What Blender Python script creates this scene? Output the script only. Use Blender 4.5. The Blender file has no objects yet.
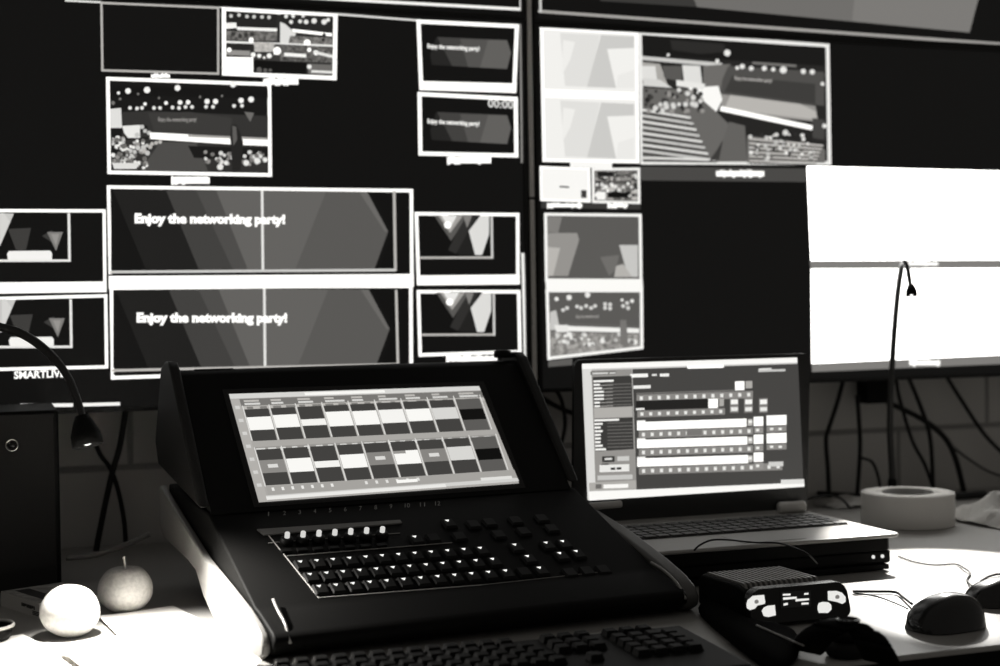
import bpy, bmesh, math, random
from mathutils import Vector, Matrix
random.seed(7)
SC = bpy.context.scene
COL = SC.collection

# ------------------------------------------------------------------ camera
EYE = Vector((0.0, 0.0, 1.10))
FPX = 1450.0
PITCH, ROLL, YAW = 0.01494, -0.01544, 0.33728
def _basis():
    cp, sp, cy, sy = math.cos(PITCH), math.sin(PITCH), math.cos(YAW), math.sin(YAW)
    def vec(r, y0, t):
        y = cp*y0 + sp*t; z = -sp*y0 + cp*t
        return Vector((cy*r + sy*y, -sy*r + cy*y, z))
    c, s = math.cos(ROLL), math.sin(ROLL)
    return vec(c, 0, s), vec(-s, 0, c), vec(0, 1, 0)
RIGHT, UP, FWD = _basis()
cam_data = bpy.data.cameras.new('camera')
cam = bpy.data.objects.new('camera', cam_data)
COL.objects.link(cam)
cam.matrix_world = Matrix(((RIGHT.x, UP.x, -FWD.x, EYE.x), (RIGHT.y, UP.y, -FWD.y, EYE.y),
                           (RIGHT.z, UP.z, -FWD.z, EYE.z), (0, 0, 0, 1)))
cam_data.sensor_width = 36.0
cam_data.lens = FPX*36.0/1000.0
cam_data.clip_start = 0.05
cam_data.dof.use_dof = True
cam_data.dof.focus_distance = 1.72
cam_data.dof.aperture_fstop = 4.2
SC.camera = cam

# ------------------------------------------------------------------ light and exposure
SC.view_settings.view_transform = 'Standard'
SC.view_settings.look = 'None'
SC.view_settings.exposure = 0.0
SC.view_settings.gamma = 1.0
SC.view_settings.use_curve_mapping = False
world = bpy.data.worlds.new('world'); SC.world = world
world.use_nodes = True
bg = world.node_tree.nodes['Background']
bg.inputs[0].default_value = (1.0, 0.95, 0.88, 1)
bg.inputs[1].default_value = 0.102

def spot_light(name, loc, target, power, angle, blend, size, parent=None):
    l = bpy.data.lights.new(name, 'SPOT'); l.energy = power
    l.spot_size = math.radians(angle); l.spot_blend = blend; l.shadow_soft_size = size
    l.color = (1.0, 0.97, 0.92)
    o = bpy.data.objects.new(name, l); COL.objects.link(o)
    o.location = loc
    o.rotation_euler = (Vector(target)-Vector(loc)).to_track_quat('-Z', 'Y').to_euler()
    return o

# ------------------------------------------------------------------ pixel rays onto real planes
def ray(px, py):
    return RIGHT*((px-500)/FPX) - UP*((py-333)/FPX) + FWD
def at_z(px, py, z):
    d = ray(px, py); return EYE + d*((z-EYE.z)/d.z)
def at_y(px, py, y):
    d = ray(px, py); return EYE + d*((y-EYE.y)/d.y)
def at_d(px, py, dist):
    return EYE + ray(px, py)*dist
def at_plane(px, py, P0, n):
    d = ray(px, py); return EYE + d*((Vector(P0)-EYE).dot(n)/d.dot(n))

# ------------------------------------------------------------------ materials
MATS = {}
def lin(v):
    v = v/255.0
    return v/12.92 if v <= 0.04045 else ((v+0.055)/1.055)**2.4
def tint(v): return (v, v*0.975, v*0.93, 1)
def mat(name, val=0.5, rough=0.5, metal=0.0, spec=0.5, noise=None, bump=None, col=None, coat=0.0):
    if name in MATS: return MATS[name]
    m = bpy.data.materials.new(name); m.use_nodes = True
    nt = m.node_tree; b = nt.nodes['Principled BSDF']
    c = col if col else tint(val)
    b.inputs['Base Color'].default_value = c
    b.inputs['Roughness'].default_value = rough
    b.inputs['Metallic'].default_value = metal
    b.inputs['Specular IOR Level'].default_value = spec
    b.inputs['Coat Weight'].default_value = coat
    tc = nt.nodes.new('ShaderNodeTexCoord')
    if noise:
        sc, amt = noise
        n = nt.nodes.new('ShaderNodeTexNoise'); n.inputs['Scale'].default_value = sc; n.inputs['Detail'].default_value = 4
        nt.links.new(tc.outputs['Object'], n.inputs['Vector'])
        r = nt.nodes.new('ShaderNodeValToRGB')
        r.color_ramp.elements[0].position = 0.35; r.color_ramp.elements[1].position = 0.65
        lo = val*(1-amt); hi = min(1, val*(1+amt))
        r.color_ramp.elements[0].color = tint(lo); r.color_ramp.elements[1].color = tint(hi)
        nt.links.new(n.outputs['Fac'], r.inputs[0]); nt.links.new(r.outputs[0], b.inputs['Base Color'])
    if bump:
        sc, st = bump
        n = nt.nodes.new('ShaderNodeTexNoise'); n.inputs['Scale'].default_value = sc; n.inputs['Detail'].default_value = 3
        nt.links.new(tc.outputs['Object'], n.inputs['Vector'])
        bp = nt.nodes.new('ShaderNodeBump'); bp.inputs['Strength'].default_value = st; bp.inputs['Distance'].default_value = 0.001
        nt.links.new(n.outputs['Fac'], bp.inputs['Height']); nt.links.new(bp.outputs[0], b.inputs['Normal'])
    MATS[name] = m
    return m
def glow(level, gain=1.0, key=None):
    """self-lit display material showing a grey of the given sRGB level"""
    k = key or 'display_grey_%d_%d' % (level, round(gain*100))
    if k in MATS: return MATS[k]
    m = bpy.data.materials.new(k); m.use_nodes = True
    b = m.node_tree.nodes['Principled BSDF']
    b.inputs['Base Color'].default_value = (0.004, 0.004, 0.004, 1)
    b.inputs['Roughness'].default_value = 0.35
    b.inputs['Specular IOR Level'].default_value = 0.15
    v = lin(level)*gain
    b.inputs['Emission Color'].default_value = (1.0, 0.965 if level < 200 else 0.99, 0.91 if level < 200 else 0.955, 1)
    b.inputs['Emission Strength'].default_value = v
    MATS[k] = m
    return m
def glow_noise(level, amt, scale, key):
    """display material whose picture has fine grainy texture (camera picture on the screen)"""
    if key in MATS: return MATS[key]
    m = glow(level, 1.0, key); nt = m.node_tree; b = nt.nodes['Principled BSDF']
    tc = nt.nodes.new('ShaderNodeTexCoord'); n = nt.nodes.new('ShaderNodeTexNoise')
    n.inputs['Scale'].default_value = scale; n.inputs['Detail'].default_value = 3
    nt.links.new(tc.outputs['Object'], n.inputs['Vector'])
    r = nt.nodes.new('ShaderNodeMapRange')
    r.inputs[1].default_value = 0.3; r.inputs[2].default_value = 0.7
    r.inputs[3].default_value = lin(level)*(1-amt); r.inputs[4].default_value = lin(level)*(1+amt)
    nt.links.new(n.outputs['Fac'], r.inputs[0]); nt.links.new(r.outputs[0], b.inputs['Emission Strength'])
    return m

BLACK = mat('black_plastic', 0.006, 0.55, spec=0.10, bump=(900, 0.15))
GLOSS = mat('glossy_black_plastic', 0.008, 0.25, spec=0.35)
SOFT = mat('black_rubber', 0.014, 0.75, spec=0.2)
CABLE = mat('black_cable_rubber', 0.012, 0.6, spec=0.3)
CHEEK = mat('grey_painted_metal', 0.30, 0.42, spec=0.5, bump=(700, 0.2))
KEYCAP = mat('black_keycap', 0.006, 0.55, spec=0.2)
SILVER = mat('silver_plastic', 0.42, 0.38, spec=0.5)
DARKSILVER = mat('dark_silver_plastic', 0.22, 0.35, spec=0.5)
PAPER = mat('white_paper', 0.82, 0.8, spec=0.2)
LIGHTTRIM = mat('pale_printed_line', 0.45, 0.5)

# ------------------------------------------------------------------ mesh builder
class MB:
    def __init__(s): s.v = []; s.f = []; s.m = []; s.smooth = []
    def add(s, vs, fs, mi=0, sm=False):
        o = len(s.v); s.v += [Vector(p) for p in vs]
        for f in fs: s.f.append([i+o for i in f]); s.m.append(mi); s.smooth.append(sm)
        return s
    def box(s, lo, hi, mi=0, M=None):
        x0, y0, z0 = lo; x1, y1, z1 = hi
        vs = [Vector(p) for p in ((x0,y0,z0),(x1,y0,z0),(x1,y1,z0),(x0,y1,z0),(x0,y0,z1),(x1,y0,z1),(x1,y1,z1),(x0,y1,z1))]
        if M: vs = [M @ p for p in vs]
        return s.add(vs, [(0,3,2,1),(4,5,6,7),(0,1,5,4),(1,2,6,5),(2,3,7,6),(3,0,4,7)], mi)
    def prism(s, prof, x0, x1, mi=0):
        """profile of (y, z) points run along x"""
        n = len(prof)
        vs = [(x0, y, z) for y, z in prof] + [(x1, y, z) for y, z in prof]
        fs = [tuple(range(n)), tuple(range(2*n-1, n-1, -1))]
        fs += [(i, i+n, (i+1) % n + n, (i+1) % n) for i in range(n)]
        return s.add(vs, fs, mi)
    def slab(s, pts, z0, z1, mi=0):
        """outline of (x, y) points given a thickness in z"""
        n = len(pts)
        vs = [(x, y, z0) for x, y in pts] + [(x, y, z1) for x, y in pts]
        fs = [tuple(range(n-1, -1, -1)), tuple(range(n, 2*n))]
        fs += [(i, (i+1) % n, (i+1) % n + n, i+n) for i in range(n)]
        return s.add(vs, fs, mi)
    def lathe(s, prof, seg=32, mi=0, c=(0, 0, 0), M=None, closed=False):
        vs = []
        for r, z in prof:
            for k in range(seg):
                a = 2*math.pi*k/seg
                p = Vector((r*math.cos(a), r*math.sin(a), z))
                vs.append((M @ p if M else p) + Vector(c))
        fs = []
        n = len(prof)
        rng = n if closed else n-1
        for j in range(rng):
            for k in range(seg):
                a = j*seg+k; b = j*seg+(k+1) % seg; j2 = (j+1) % n
                fs.append((a, b, j2*seg+(k+1) % seg, j2*seg+k))
        if not closed:
            fs.append(tuple(range(seg-1, -1, -1))); fs.append(tuple((n-1)*seg+k for k in range(seg)))
        return s.add(vs, fs, mi, True)
    def tube(s, pts, r, seg=8, mi=0, smooth_steps=6):
        P = [Vector(p) for p in pts]
        if len(P) > 2 and smooth_steps > 1:
            Q = []
            for i in range(len(P)-1):
                p0 = P[max(i-1, 0)]; p1 = P[i]; p2 = P[i+1]; p3 = P[min(i+2, len(P)-1)]
                for k in range(smooth_steps):
                    t = k/smooth_steps
                    Q.append(0.5*((2*p1)+(p2-p0)*t+(2*p0-5*p1+4*p2-p3)*t*t+(3*p1-p0-3*p2+p3)*t**3))
            Q.append(P[-1]); P = Q
        vs = []; n = len(P); prev = None
        for i, p in enumerate(P):
            t = (P[min(i+1, n-1)]-P[max(i-1, 0)]).normalized()
            if prev is None:
                a = Vector((0, 0, 1)) if abs(t.z) < .9 else Vector((1, 0, 0))
                u = t.cross(a).normalized()
            else:
                u = (prev - t*prev.dot(t)).normalized()
            prev = u; w = t.cross(u)
            rr = r(i/(n-1)) if callable(r) else r
            for k in range(seg):
                an = 2*math.pi*k/seg
                vs.append(p + (u*math.cos(an)+w*math.sin(an))*rr)
        fs = []
        for i in range(n-1):
            for k in range(seg):
                fs.append((i*seg+k, i*seg+(k+1) % seg, (i+1)*seg+(k+1) % seg, (i+1)*seg+k))
        fs.append(tuple(range(seg-1, -1, -1))); fs.append(tuple((n-1)*seg+k for k in range(seg)))
        return s.add(vs, fs, mi, True)
    def mesh(s, name, mats):
        me = bpy.data.meshes.new(name)
        me.from_pydata([tuple(p) for p in s.v], [], s.f)
        for m in (mats if isinstance(mats, (list, tuple)) else [mats]): me.materials.append(m)
        for i, p in enumerate(me.polygons):
            p.material_index = s.m[i]; p.use_smooth = s.smooth[i]
        bm = bmesh.new(); bm.from_mesh(me); bmesh.ops.recalc_face_normals(bm, faces=bm.faces); bm.to_mesh(me); bm.free()
        me.update(); return me
    def build(s, name, mats, parent=None, bevel=0, seg=2, subsurf=0):
        o = bpy.data.objects.new(name, s.mesh(name, mats)); COL.objects.link(o)
        if parent: o.parent = parent
        if bevel:
            b = o.modifiers.new('bevel', 'BEVEL'); b.width = bevel; b.segments = seg; b.limit_method = 'ANGLE'; b.angle_limit = math.radians(35)
            for p in o.data.polygons: p.use_smooth = True
            w = o.modifiers.new('wn', 'WEIGHTED_NORMAL'); w.keep_sharp = False
        if subsurf:
            q = o.modifiers.new('sub', 'SUBSURF'); q.levels = subsurf; q.render_levels = subsurf
        return o
def tag(o, label=None, cat=None, group=None, kind=None):
    if label: o['label'] = label
    if cat: o['category'] = cat
    if group: o['group'] = group
    if kind: o['kind'] = kind
    return o
def thing(name, loc, label, cat, rz=0, group=None):
    o = bpy.data.objects.new(name, None); COL.objects.link(o); o.empty_display_size = 0.02
    o.location = loc; o.rotation_euler = (0, 0, rz)
    return tag(o, label, cat, group)

# ------------------------------------------------------------------ flat pictures shown on displays
class Pic:
    """collects flat picture areas lying on one display plane; each later area sits a hair in front of the one before"""
    def __init__(s, P0, n, M=None, step=0.00007):
        s.P0 = Vector(P0); s.n = Vector(n).normalized(); s.k = 1; s.mb = MB(); s.mats = []; s.step = step
        s.M = M.inverted() if M else Matrix()
    def mi(s, m):
        if m not in s.mats: s.mats.append(m)
        return s.mats.index(m)
    def pt(s, p, k=None):
        return s.M @ (at_plane(p[0], p[1], s.P0, s.n) + s.n*s.step*(s.k if k is None else k))
    def poly(s, pts, lv, bump=True):
        m = lv if not isinstance(lv, (int, float)) else (glow(255, 1.25) if lv >= 255 else glow(lv))
        if bump: s.k += 1
        s.mb.add([s.pt(p) for p in pts], [tuple(range(len(pts)))], s.mi(m))
    def many(s, polys, lv):
        s.k += 1
        for p in polys: s.poly(p, lv, False)
    def rect(s, x0, y0, x1, y1, lv, bump=True): s.poly([(x0,y0),(x1,y0),(x1,y1),(x0,y1)], lv, bump)
    def dots(s, cs, r, lv):
        s.k += 1
        for c in cs:
            rr = c[2] if len(c) > 2 else r
            s.poly([(c[0]+rr*math.cos(a*math.pi/5), c[1]+rr*math.sin(a*math.pi/5)) for a in range(10)], lv, False)
    def line(s, a, b, w, lv, bump=True):
        ax, ay = a; bx, by = b; L = math.hypot(bx-ax, by-ay); nx, ny = -(by-ay)/L*w/2, (bx-ax)/L*w/2
        s.poly([(ax+nx,ay+ny),(bx+nx,by+ny),(bx-nx,by-ny),(ax-nx,ay-ny)], lv, bump)
    def frame(s, q, w, lv, inner=None):
        """q: outer TL TR BR BL; inner: fill level"""
        if inner is not None: s.poly(q, inner)
        s.k += 1
        tl, tr, br, bl = q
        s.poly([tl, tr, (tr[0], tr[1]+w), (tl[0], tl[1]+w)], lv, False)
        s.poly([(bl[0], bl[1]-w), (br[0], br[1]-w), br, bl], lv, False)
        s.poly([tl, (tl[0]+w, tl[1]), (bl[0]+w, bl[1]), bl], lv, False)
        s.poly([(tr[0]-w, tr[1]), tr, br, (br[0]-w, br[1])], lv, False)
    def build(s, name, parent, label=None):
        o = bpy.data.objects.new(name, s.mb.mesh(name, s.mats)); COL.objects.link(o); o.parent = parent
        if label: o['label'] = label
        return o
def lerp(a, b, t): return (a[0]+(b[0]-a[0])*t, a[1]+(b[1]-a[1])*t)
def bil(q, s, t): return lerp(lerp(q[0], q[1], s), lerp(q[3], q[2], s), t)

def text_on(txt, a, b, h_px, P0, n, lv, parent, name='caption', bold=0.02, k=30, M=None, step=0.00007, gain=1.25):
    """lettering whose baseline runs from pixel a to pixel b on the plane, cap height h_px pixels"""
    cu = bpy.data.curves.new(name, 'FONT'); cu.body = txt; cu.offset = bold; cu.size = 1.0; cu.resolution_u = 3
    t = bpy.data.objects.new(name, cu); COL.objects.link(t)
    bpy.context.view_layer.update()
    me = bpy.data.meshes.new_from_object(t.evaluated_get(bpy.context.evaluated_depsgraph_get()))
    COL.objects.unlink(t); bpy.data.objects.remove(t)
    xs = [v.co.x for v in me.vertices]; x0, x1 = min(xs), max(xs)
    n = Vector(n).normalized(); Mi = M.inverted() if M else Matrix()
    A = at_plane(a[0], a[1], P0, n); B = at_plane(b[0], b[1], P0, n)
    C = at_plane(a[0], a[1]-h_px, P0, n)
    ux = (B-A)/(x1-x0); uy = (C-A)/0.70
    for v in me.vertices:
        v.co = Mi @ (A + ux*(v.co.x-x0) + uy*v.co.y + n*step*k)
    me.materials.clear(); me.materials.append(lv if not isinstance(lv, (int, float)) else (glow(255, gain) if lv >= 255 else glow(lv)))
    for p in me.polygons: p.material_index = 0
    o = bpy.data.objects.new(name, me); COL.objects.link(o); o.parent = parent
    return o

# ================================================================== SETTING
YW = 2.316
def wall_material():
    m = bpy.data.materials.new('painted_block_wall'); m.use_nodes = True; nt = m.node_tree; b = nt.nodes['Principled BSDF']
    tc = nt.nodes.new('ShaderNodeTexCoord'); mp = nt.nodes.new('ShaderNodeMapping')
    mp.inputs['Rotation'].default_value = (math.radians(90), 0, 0)
    mp.inputs['Location'].default_value = (0.0, 0.0, 0.0)
    br = nt.nodes.new('ShaderNodeTexBrick')
    br.inputs['Scale'].default_value = 1.0; br.inputs['Brick Width'].default_value = 0.40; br.inputs['Row Height'].default_value = 0.20
    br.inputs['Mortar Size'].default_value = 0.006; br.inputs['Mortar Smooth'].default_value = 0.6
    br.inputs['Color1'].default_value = tint(0.62); br.inputs['Color2'].default_value = tint(0.66); br.inputs['Mortar'].default_value = tint(0.34)
    sep = nt.nodes.new('ShaderNodeSeparateXYZ'); cmb = nt.nodes.new('ShaderNodeCombineXYZ')
    nt.links.new(tc.outputs['Object'], sep.inputs[0])
    ax = nt.nodes.new('ShaderNodeMath'); ax.operation = 'ADD'; ax.inputs[1].default_value = 0.0
    az = nt.nodes.new('ShaderNodeMath'); az.operation = 'ADD'; az.inputs[1].default_value = -0.07+0.003
    nt.links.new(sep.outputs[0], ax.inputs[0]); nt.links.new(sep.outputs[2], az.inputs[0])
    nt.links.new(ax.outputs[0], cmb.inputs[0]); nt.links.new(az.outputs[0], cmb.inputs[1])
    nt.links.new(cmb.outputs[0], br.inputs['Vector']); nt.links.new(br.outputs['Color'], b.inputs['Base Color'])
    bp = nt.nodes.new('ShaderNodeBump'); bp.invert = True; bp.inputs['Distance'].default_value = 0.004; bp.inputs['Strength'].default_value = 0.8
    nt.links.new(br.outputs['Fac'], bp.inputs['Height']); nt.links.new(bp.outputs[0], b.inputs['Normal'])
    b.inputs['Roughness'].default_value = 0.6
    return m
w = MB().box((-3, YW, 0), (4.5, YW+0.1, 2.8)).build('wall_back', wall_material()); tag(w, kind='structure')
fl = MB().box((-3, -1.5, -0.05), (4.5, YW+0.1, 0)).build('floor', mat('dark_carpet', 0.05, 0.95, noise=(300, 0.4))); tag(fl, kind='structure')

# desk
DX0, DX1, DY0, DY1 = -0.75, 2.1, 1.228, 2.30
desk = thing('desk', ((DX0+DX1)/2, (DY0+DY1)/2, 0), 'long pale laminate control room desk carrying the console and laptop', 'desk')
DM = mat('pale_speckled_laminate', 0.34, 0.42, spec=0.4, noise=(900, 0.12))
o = MB().box((DX0-desk.location.x, DY0-desk.location.y, 0.720), (DX1-desk.location.x, DY1-desk.location.y, 0.750)).build('desktop', DM, desk, bevel=0.006, seg=4)
MB().box((DX0-desk.location.x, -(DY1-DY0)/2-0.0025, 0.720), (DX1-desk.location.x, -(DY1-DY0)/2-0.0002, 0.7455)).build('edge_band', mat('black_edge_band', .006, .6, spec=.1), desk)
for sx in (-1.3, 0.0, 1.3):
    MB().box((sx-0.015, -0.42, 0), (sx+0.015, 0.48, 0.720)).build('leg', mat('desk_leg_black', 0.03, 0.6), desk, bevel=0.002)
MB().box((-1.285, 0.40, 0.30), (-0.015, 0.418, 0.70)).build('modesty_panel', BLACK, desk, bevel=0.001)
MB().box((0.015, 0.40, 0.30), (1.285, 0.418, 0.70)).build('modesty_panel', BLACK, desk, bevel=0.001)

# ================================================================== VIDEO WALL
YM = 2.2
NM = Vector((0, -1, 0))
BEZ = mat('display_bezel', 0.010, 0.35, spec=0.4)
EDGE = mat('display_edge_glint', 0.85, 0.5)
def display(name, x0, x1, z0, z1, label, sx0=None, sx1=None, sz0=None, sz1=None, b=0.006):
    """x0..z1 outer casing; the picture area is inset by the bezel"""
    t = thing(name, ((x0+x1)/2, YM+0.03, z0), label, 'display', group=None)
    L = t.location
    def B(lo, hi): return (Vector(lo)-L), (Vector(hi)-L)
    m = MB(); m.box(*B((x0, YM+0.004, z0), (x1, YM+0.058, z1))); m.build('casing', BEZ, t, bevel=0.002)
    m = MB()
    for lo, hi in (((x0, YM-0.004, z0), (x1, YM+0.0035, z0+b)), ((x0, YM-0.004, z1-b), (x1, YM+0.0035, z1)),
                   ((x0, YM-0.004, z0+b), (x0+b, YM+0.0035, z1-b)), ((x1-b, YM-0.004, z0+b), (x1, YM+0.0035, z1-b))):
        m.box(*B(lo, hi))
    m.build('bezel', BEZ, t)
    m = MB(); m.box(*B((x0+b, YM+0.0005, z0+b), (x1-b, YM+0.0035, z1-b)))
    m.build('screen', glow(17), t)
    m = MB(); m.box(*B(((x0+x1)/2-0.15, YM+0.059, (z0+z1)/2-0.1), ((x0+x1)/2+0.15, YW-0.001, (z0+z1)/2+0.1))).build('wall_bracket', BLACK, t)
    return t
def world_of(t): return Matrix.Translation(t.location) @ Matrix.Rotation(t.rotation_euler.z, 4, 'Z')

ML = display('wall_display', -0.250, 0.8215, 0.961, 1.5700, 'lower left wall display with two wide party captions and many small preview tiles')
MR = display('wall_display', 0.8365, 1.905, 0.967, 1.5650, 'lower right wall display with two blank white tiles and an arena camera view')
UL = display('wall_display', -0.250, 0.8215, 1.5710, 2.182, 'upper left wall display, only its lower edge with a thin white frame showing')
UR = display('wall_display', 0.8365, 1.905, 1.5660, 2.178, 'upper right wall display showing the foot of a grey picture')
# pale strip standing in for light glinting on the display edges at the gap
m = MB()
m.box((-0.004, -0.006, 0.0), (0.004, 0.0, 0.30)); m.box((-0.004, -0.006, 0.304), (0.004, 0.0, 0.72)); m.box((-0.004, -0.006, 0.724), (0.004, 0.0, 1.16))
for k in range(4): m.box((-0.003, -0.009, 0.08+k*0.018), (0.003, -0.006, 0.088+k*0.018))
o = m.build('cover_strip', EDGE, None, bevel=0.0008); o.location = (0.829, YM+0.002, 0.98)  # no real cover: stands in for the glint on the display edges
tag(o, 'thin pale vertical strip standing in for the glint along the gap between left and right wall displays', 'strip')

def PL(t): return Pic((0, YM+0.0004, 0), NM, world_of(t))
def cap(t, par, txt, a, b, h, bold=0.03, lv=255, k=30, name='caption'):
    return text_on(txt, a, b, h, (0, YM+0.0004, 0), NM, lv, par, name=name, bold=bold, k=k, M=world_of(t))
def smudge(p, x0, y0, x1, y1, lv=255):
    """short caption too small to read: a bright bar with ragged letter tops and tails"""
    p.rect(x0, y0+1, x1, y1-1.2, lv)
    x = x0; pol = []
    while x < x1-2:
        w_ = random.uniform(1.5, 3.2); up = random.choice((0, 0.8, 1.2)); dn = random.choice((0, 0, 1.3))
        pol.append([(x, y0+1-up), (min(x+w_, x1), y0+1-up), (min(x+w_, x1), y1-1.2+dn), (x, y1-1.2+dn)]); x += w_+random.uniform(.5, 1.2)
    p.many(pol, lv)

ENJOY = 'Enjoy the networking party!'
# ---- border lines of the whole left screen
for a_, b_, w_, lv_ in (((65, .5), (101, 2.2), 2, 225), ((219, 6.8), (222, 7), 2, 225), ((337, 14.2), (418, 20.4), 2, 225), ((520.3, 24), (521.8, 163), 1.8, 140),
                        ((522.6, 253), (525.8, 374), 3.0, 245), ((20, 405.6), (73, 405.0), 3.6, 250), ((82, 404.8), (120, 403.8), 3.4, 250)):
    p = PL(ML); p.line(a_, b_, w_, lv_); p.build('frame_line', ML)
# ---- empty tile
p = PL(ML); p.frame([(100.3,1.7),(219.3,6.8),(219.3,74.8),(101.3,71.4)], 2.2, 185, 18); smudge(p, 151, 73.5, 170, 79)
p.build('video_tile', ML, 'empty black preview tile with thin grey frame')
# ---- mosaic multiview tile
def mosaic(p, q, cols, rows, lo, hi, seed, blobs=60):
    rnd = random.Random(seed)
    for j in range(rows):
        p.k += 1
        for i in range(cols):
            a, b_, c, d = bil(q, i/cols, j/rows), bil(q, (i+1)/cols, j/rows), bil(q, (i+1)/cols, (j+1)/rows), bil(q, i/cols, (j+1)/rows)
            p.poly([a, b_, c, d], int(rnd.uniform(lo, hi)/12)*12, False)
    for _ in range(blobs):
        s, t = rnd.uniform(.03, .97), rnd.uniform(.05, .95); c = bil(q, s, t)
        if _ % 12 == 0: p.k += 1
        p.dots([(c[0], c[1], rnd.uniform(.8, 2.0))], 1, rnd.choice((40, 90, 160, 220, 250)))
p = PL(ML)
p.frame([(221.7,6.8),(337.6,13.6),(336.6,80.2),(222,75.5)], 4.2, 255, 45)
q1 = [(226,11),(277,14),(277,41),(226,40)]
p.poly(q1, 38); p.poly([(226,23),(236,22.5),(237,28),(226,29)], 250); p.dots([(239,15),(231,16),(247,16.5),(254,16.8),(262,17),(269,17.3)], 1.9, 210)
p.line((237, 28.5), (277, 30), 3.2, 250); p.poly([(226,31),(277,32),(277,41),(226,40)], glow_noise(110, .7, 160, 'crowd_view_grey')); p.dots([(233,34),(240,36),(246,35),(252,34.5)], 2.2, 55)
p.poly([(281,14),(333,16.5),(332,32),(281,30)], 40); p.dots([(286,16.5,2),(293,16.2,2),(303,16,1.8),(291,22),(300,21.5),(306,22,2.4),(314,21,2.8),(324,22,2.8),(328,20,2)], 2, 235)
p.line((292, 30.5), (332, 35), 3.2, 255); p.poly([(280,22),(285,24),(296,34),(290,45),(280,45)], 225)
p.poly([(290,36),(332,38),(332,47),(288,45)], glow_noise(120, .7, 200, 'crowd_view_mid')); p.dots([(324,35,1.8),(323,40,1.5)], 1.6, 30)
p.line((226, 42), (333, 46), 2.2, 240); p.dots([(251,40,2.6),(307,43,3.6)], 2, 255)
p.poly([(226,44),(250,44.5),(250,50),(226,49)], 40); p.poly([(226,50),(250,51),(250,56),(226,55)], 150); p.dots([(229,50,2.4)], 2, 255)
p.poly([(254,42),(274,43),(274,52),(254,52)], glow_noise(190, .3, 220, 'bright_view'))
p.poly([(274,44),(333,47),(332,63),(280,61)], glow_noise(95, .8, 190, 'crowd_view_dark')); p.line((284, 54.5), (306, 56), 3.5, 250); p.dots([(277,51,4.0),(276,55,3),(309,50,2.2),(316,53,2.6)], 2, 255); p.line((313, 52), (333, 57), 3, 235)
p.poly([(254,54),(280,55),(280,63),(254,63)], 60); p.dots([(259,56,2.2),(264,58,1.3),(269,56,2.6),(253,55,2.6)], 2, 250)
p.poly([(226,57),(253,57.5),(253,75),(226,74)], 255); p.poly([(254,60),(306,63),(306,74.5),(254,73)], 18)
p.dots([(259,70,2.8),(265,70.5,2),(270,70.5,1.8)], 2, 95); p.poly([(308,64),(332,65),(332,75),(308,74.5)], 110); p.line((311, 71.5), (332, 72.5), 2.4, 235); p.dots([(309,67,2.4)], 2, 240)
smudge(p, 263, 78, 298, 86)
p.build('video_tile', ML, 'white-framed preview tile divided into many small camera pictures')
# ---- arena camera view
p = PL(ML)
p.frame([(106,76.8),(271,82.5),(272,176.8),(107.4,174)], 3.6, 255, 26)
p.poly([(110,86),(268,90),(268,98),(110,96)], 22)
p.poly([(122,112),(150,111),(268,116),(268,142),(122,136)], 52); p.poly([(148,113),(190,112),(232,118),(230,138),(155,134)], 60)
p.dots([(118.5,93,1.6),(128,91,2.9),(147,90,3.3),(177.5,88,3.0),(233,84.5,3.1),(166,103,2),(145,104,1.8),(180,102.5,2.4),(188,102.3,2.4),(207,101.5,2.7),(215.5,101.5,2.7),(241,100.5,2.8),(251,99.5,3)], 2, 250)
p.dots([(130,108),(137,108.5),(142,108),(154,108),(160,108),(172.5,107.5),(179,108),(185.5,107),(192,107),(206,106.8),(213,106.8),(234,106),(242,105.8)], 1.9, 235)
p.dots([(113,103,2),(120,99,1.4),(138,94,1.3),(159,98,1.2),(200,97,1.3),(222,96,1.3)], 1.3, 120)
p.poly([(110,109),(121,108),(122,128),(110,128)], 225); p.poly([(122,126),(140,125),(140,138),(128,138),(124,133)], 235); p.dots([(142,127,2.2),(145,131,2),(149,133,2.2),(137,135,2.5)], 2, 200); p.dots([(146,127,1.5),(141,131,1.2)], 1, 20)
p.poly([(150,132.5),(190,134.5),(268,139.5),(268,146),(190,143),(150,139)], 255); p.poly([(188,134.5),(268,138),(268,140),(188,137)], 170)
p.poly([(122,140),(150,139),(268,147),(268,173),(112,170)], 50); p.poly([(160,142),(196,143),(208,171),(140,171)], 78); p.poly([(188,146),(268,148),(268,160),(194,158)], 28)
rnd = random.Random(3)
for lv in (150, 200, 240, 110):
    p.dots([(rnd.uniform(112, 148), rnd.uniform(138, 168), rnd.uniform(1.2, 2.6)) for _ in range(22)], 2, lv)
p.dots([(160,142,2),(156,143,2),(150,147,2.2),(144,151,2.2),(152,144,2)], 2, 190)
p.poly([(112,163),(140,163),(136,169),(114,169)], 225)
for lv in (150, 220, 120):
    p.dots([(200+rnd.uniform(0, 66), 149+rnd.uniform(0, 14)+abs(rnd.uniform(-3, 3)), rnd.uniform(1.2, 2.4)) for _ in range(16)], 2, lv)
p.dots([(246,163,3),(257,161,3.2),(265,160,2.6),(220,167,3.2),(226,163,2.4)], 2, 235)
p.poly([(231,125),(236,124.5),(240,133),(243,142),(242,158),(240,171),(232,171),(231,152),(230,138)], 38); p.poly([(232,126),(236,127),(237,140),(233,146)], 95)
p.poly([(244,112),(254,113),(250,122)], 110)
smudge(p, 171, 176.5, 209.5, 185)
tl = p.build('video_tile', ML, 'white-framed camera view of an arena stage with ceiling lights and seats')
cap(ML, tl, ENJOY, (158, 121.8), (196, 122.0), 4.2, 0.01, 165, k=70)
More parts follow.
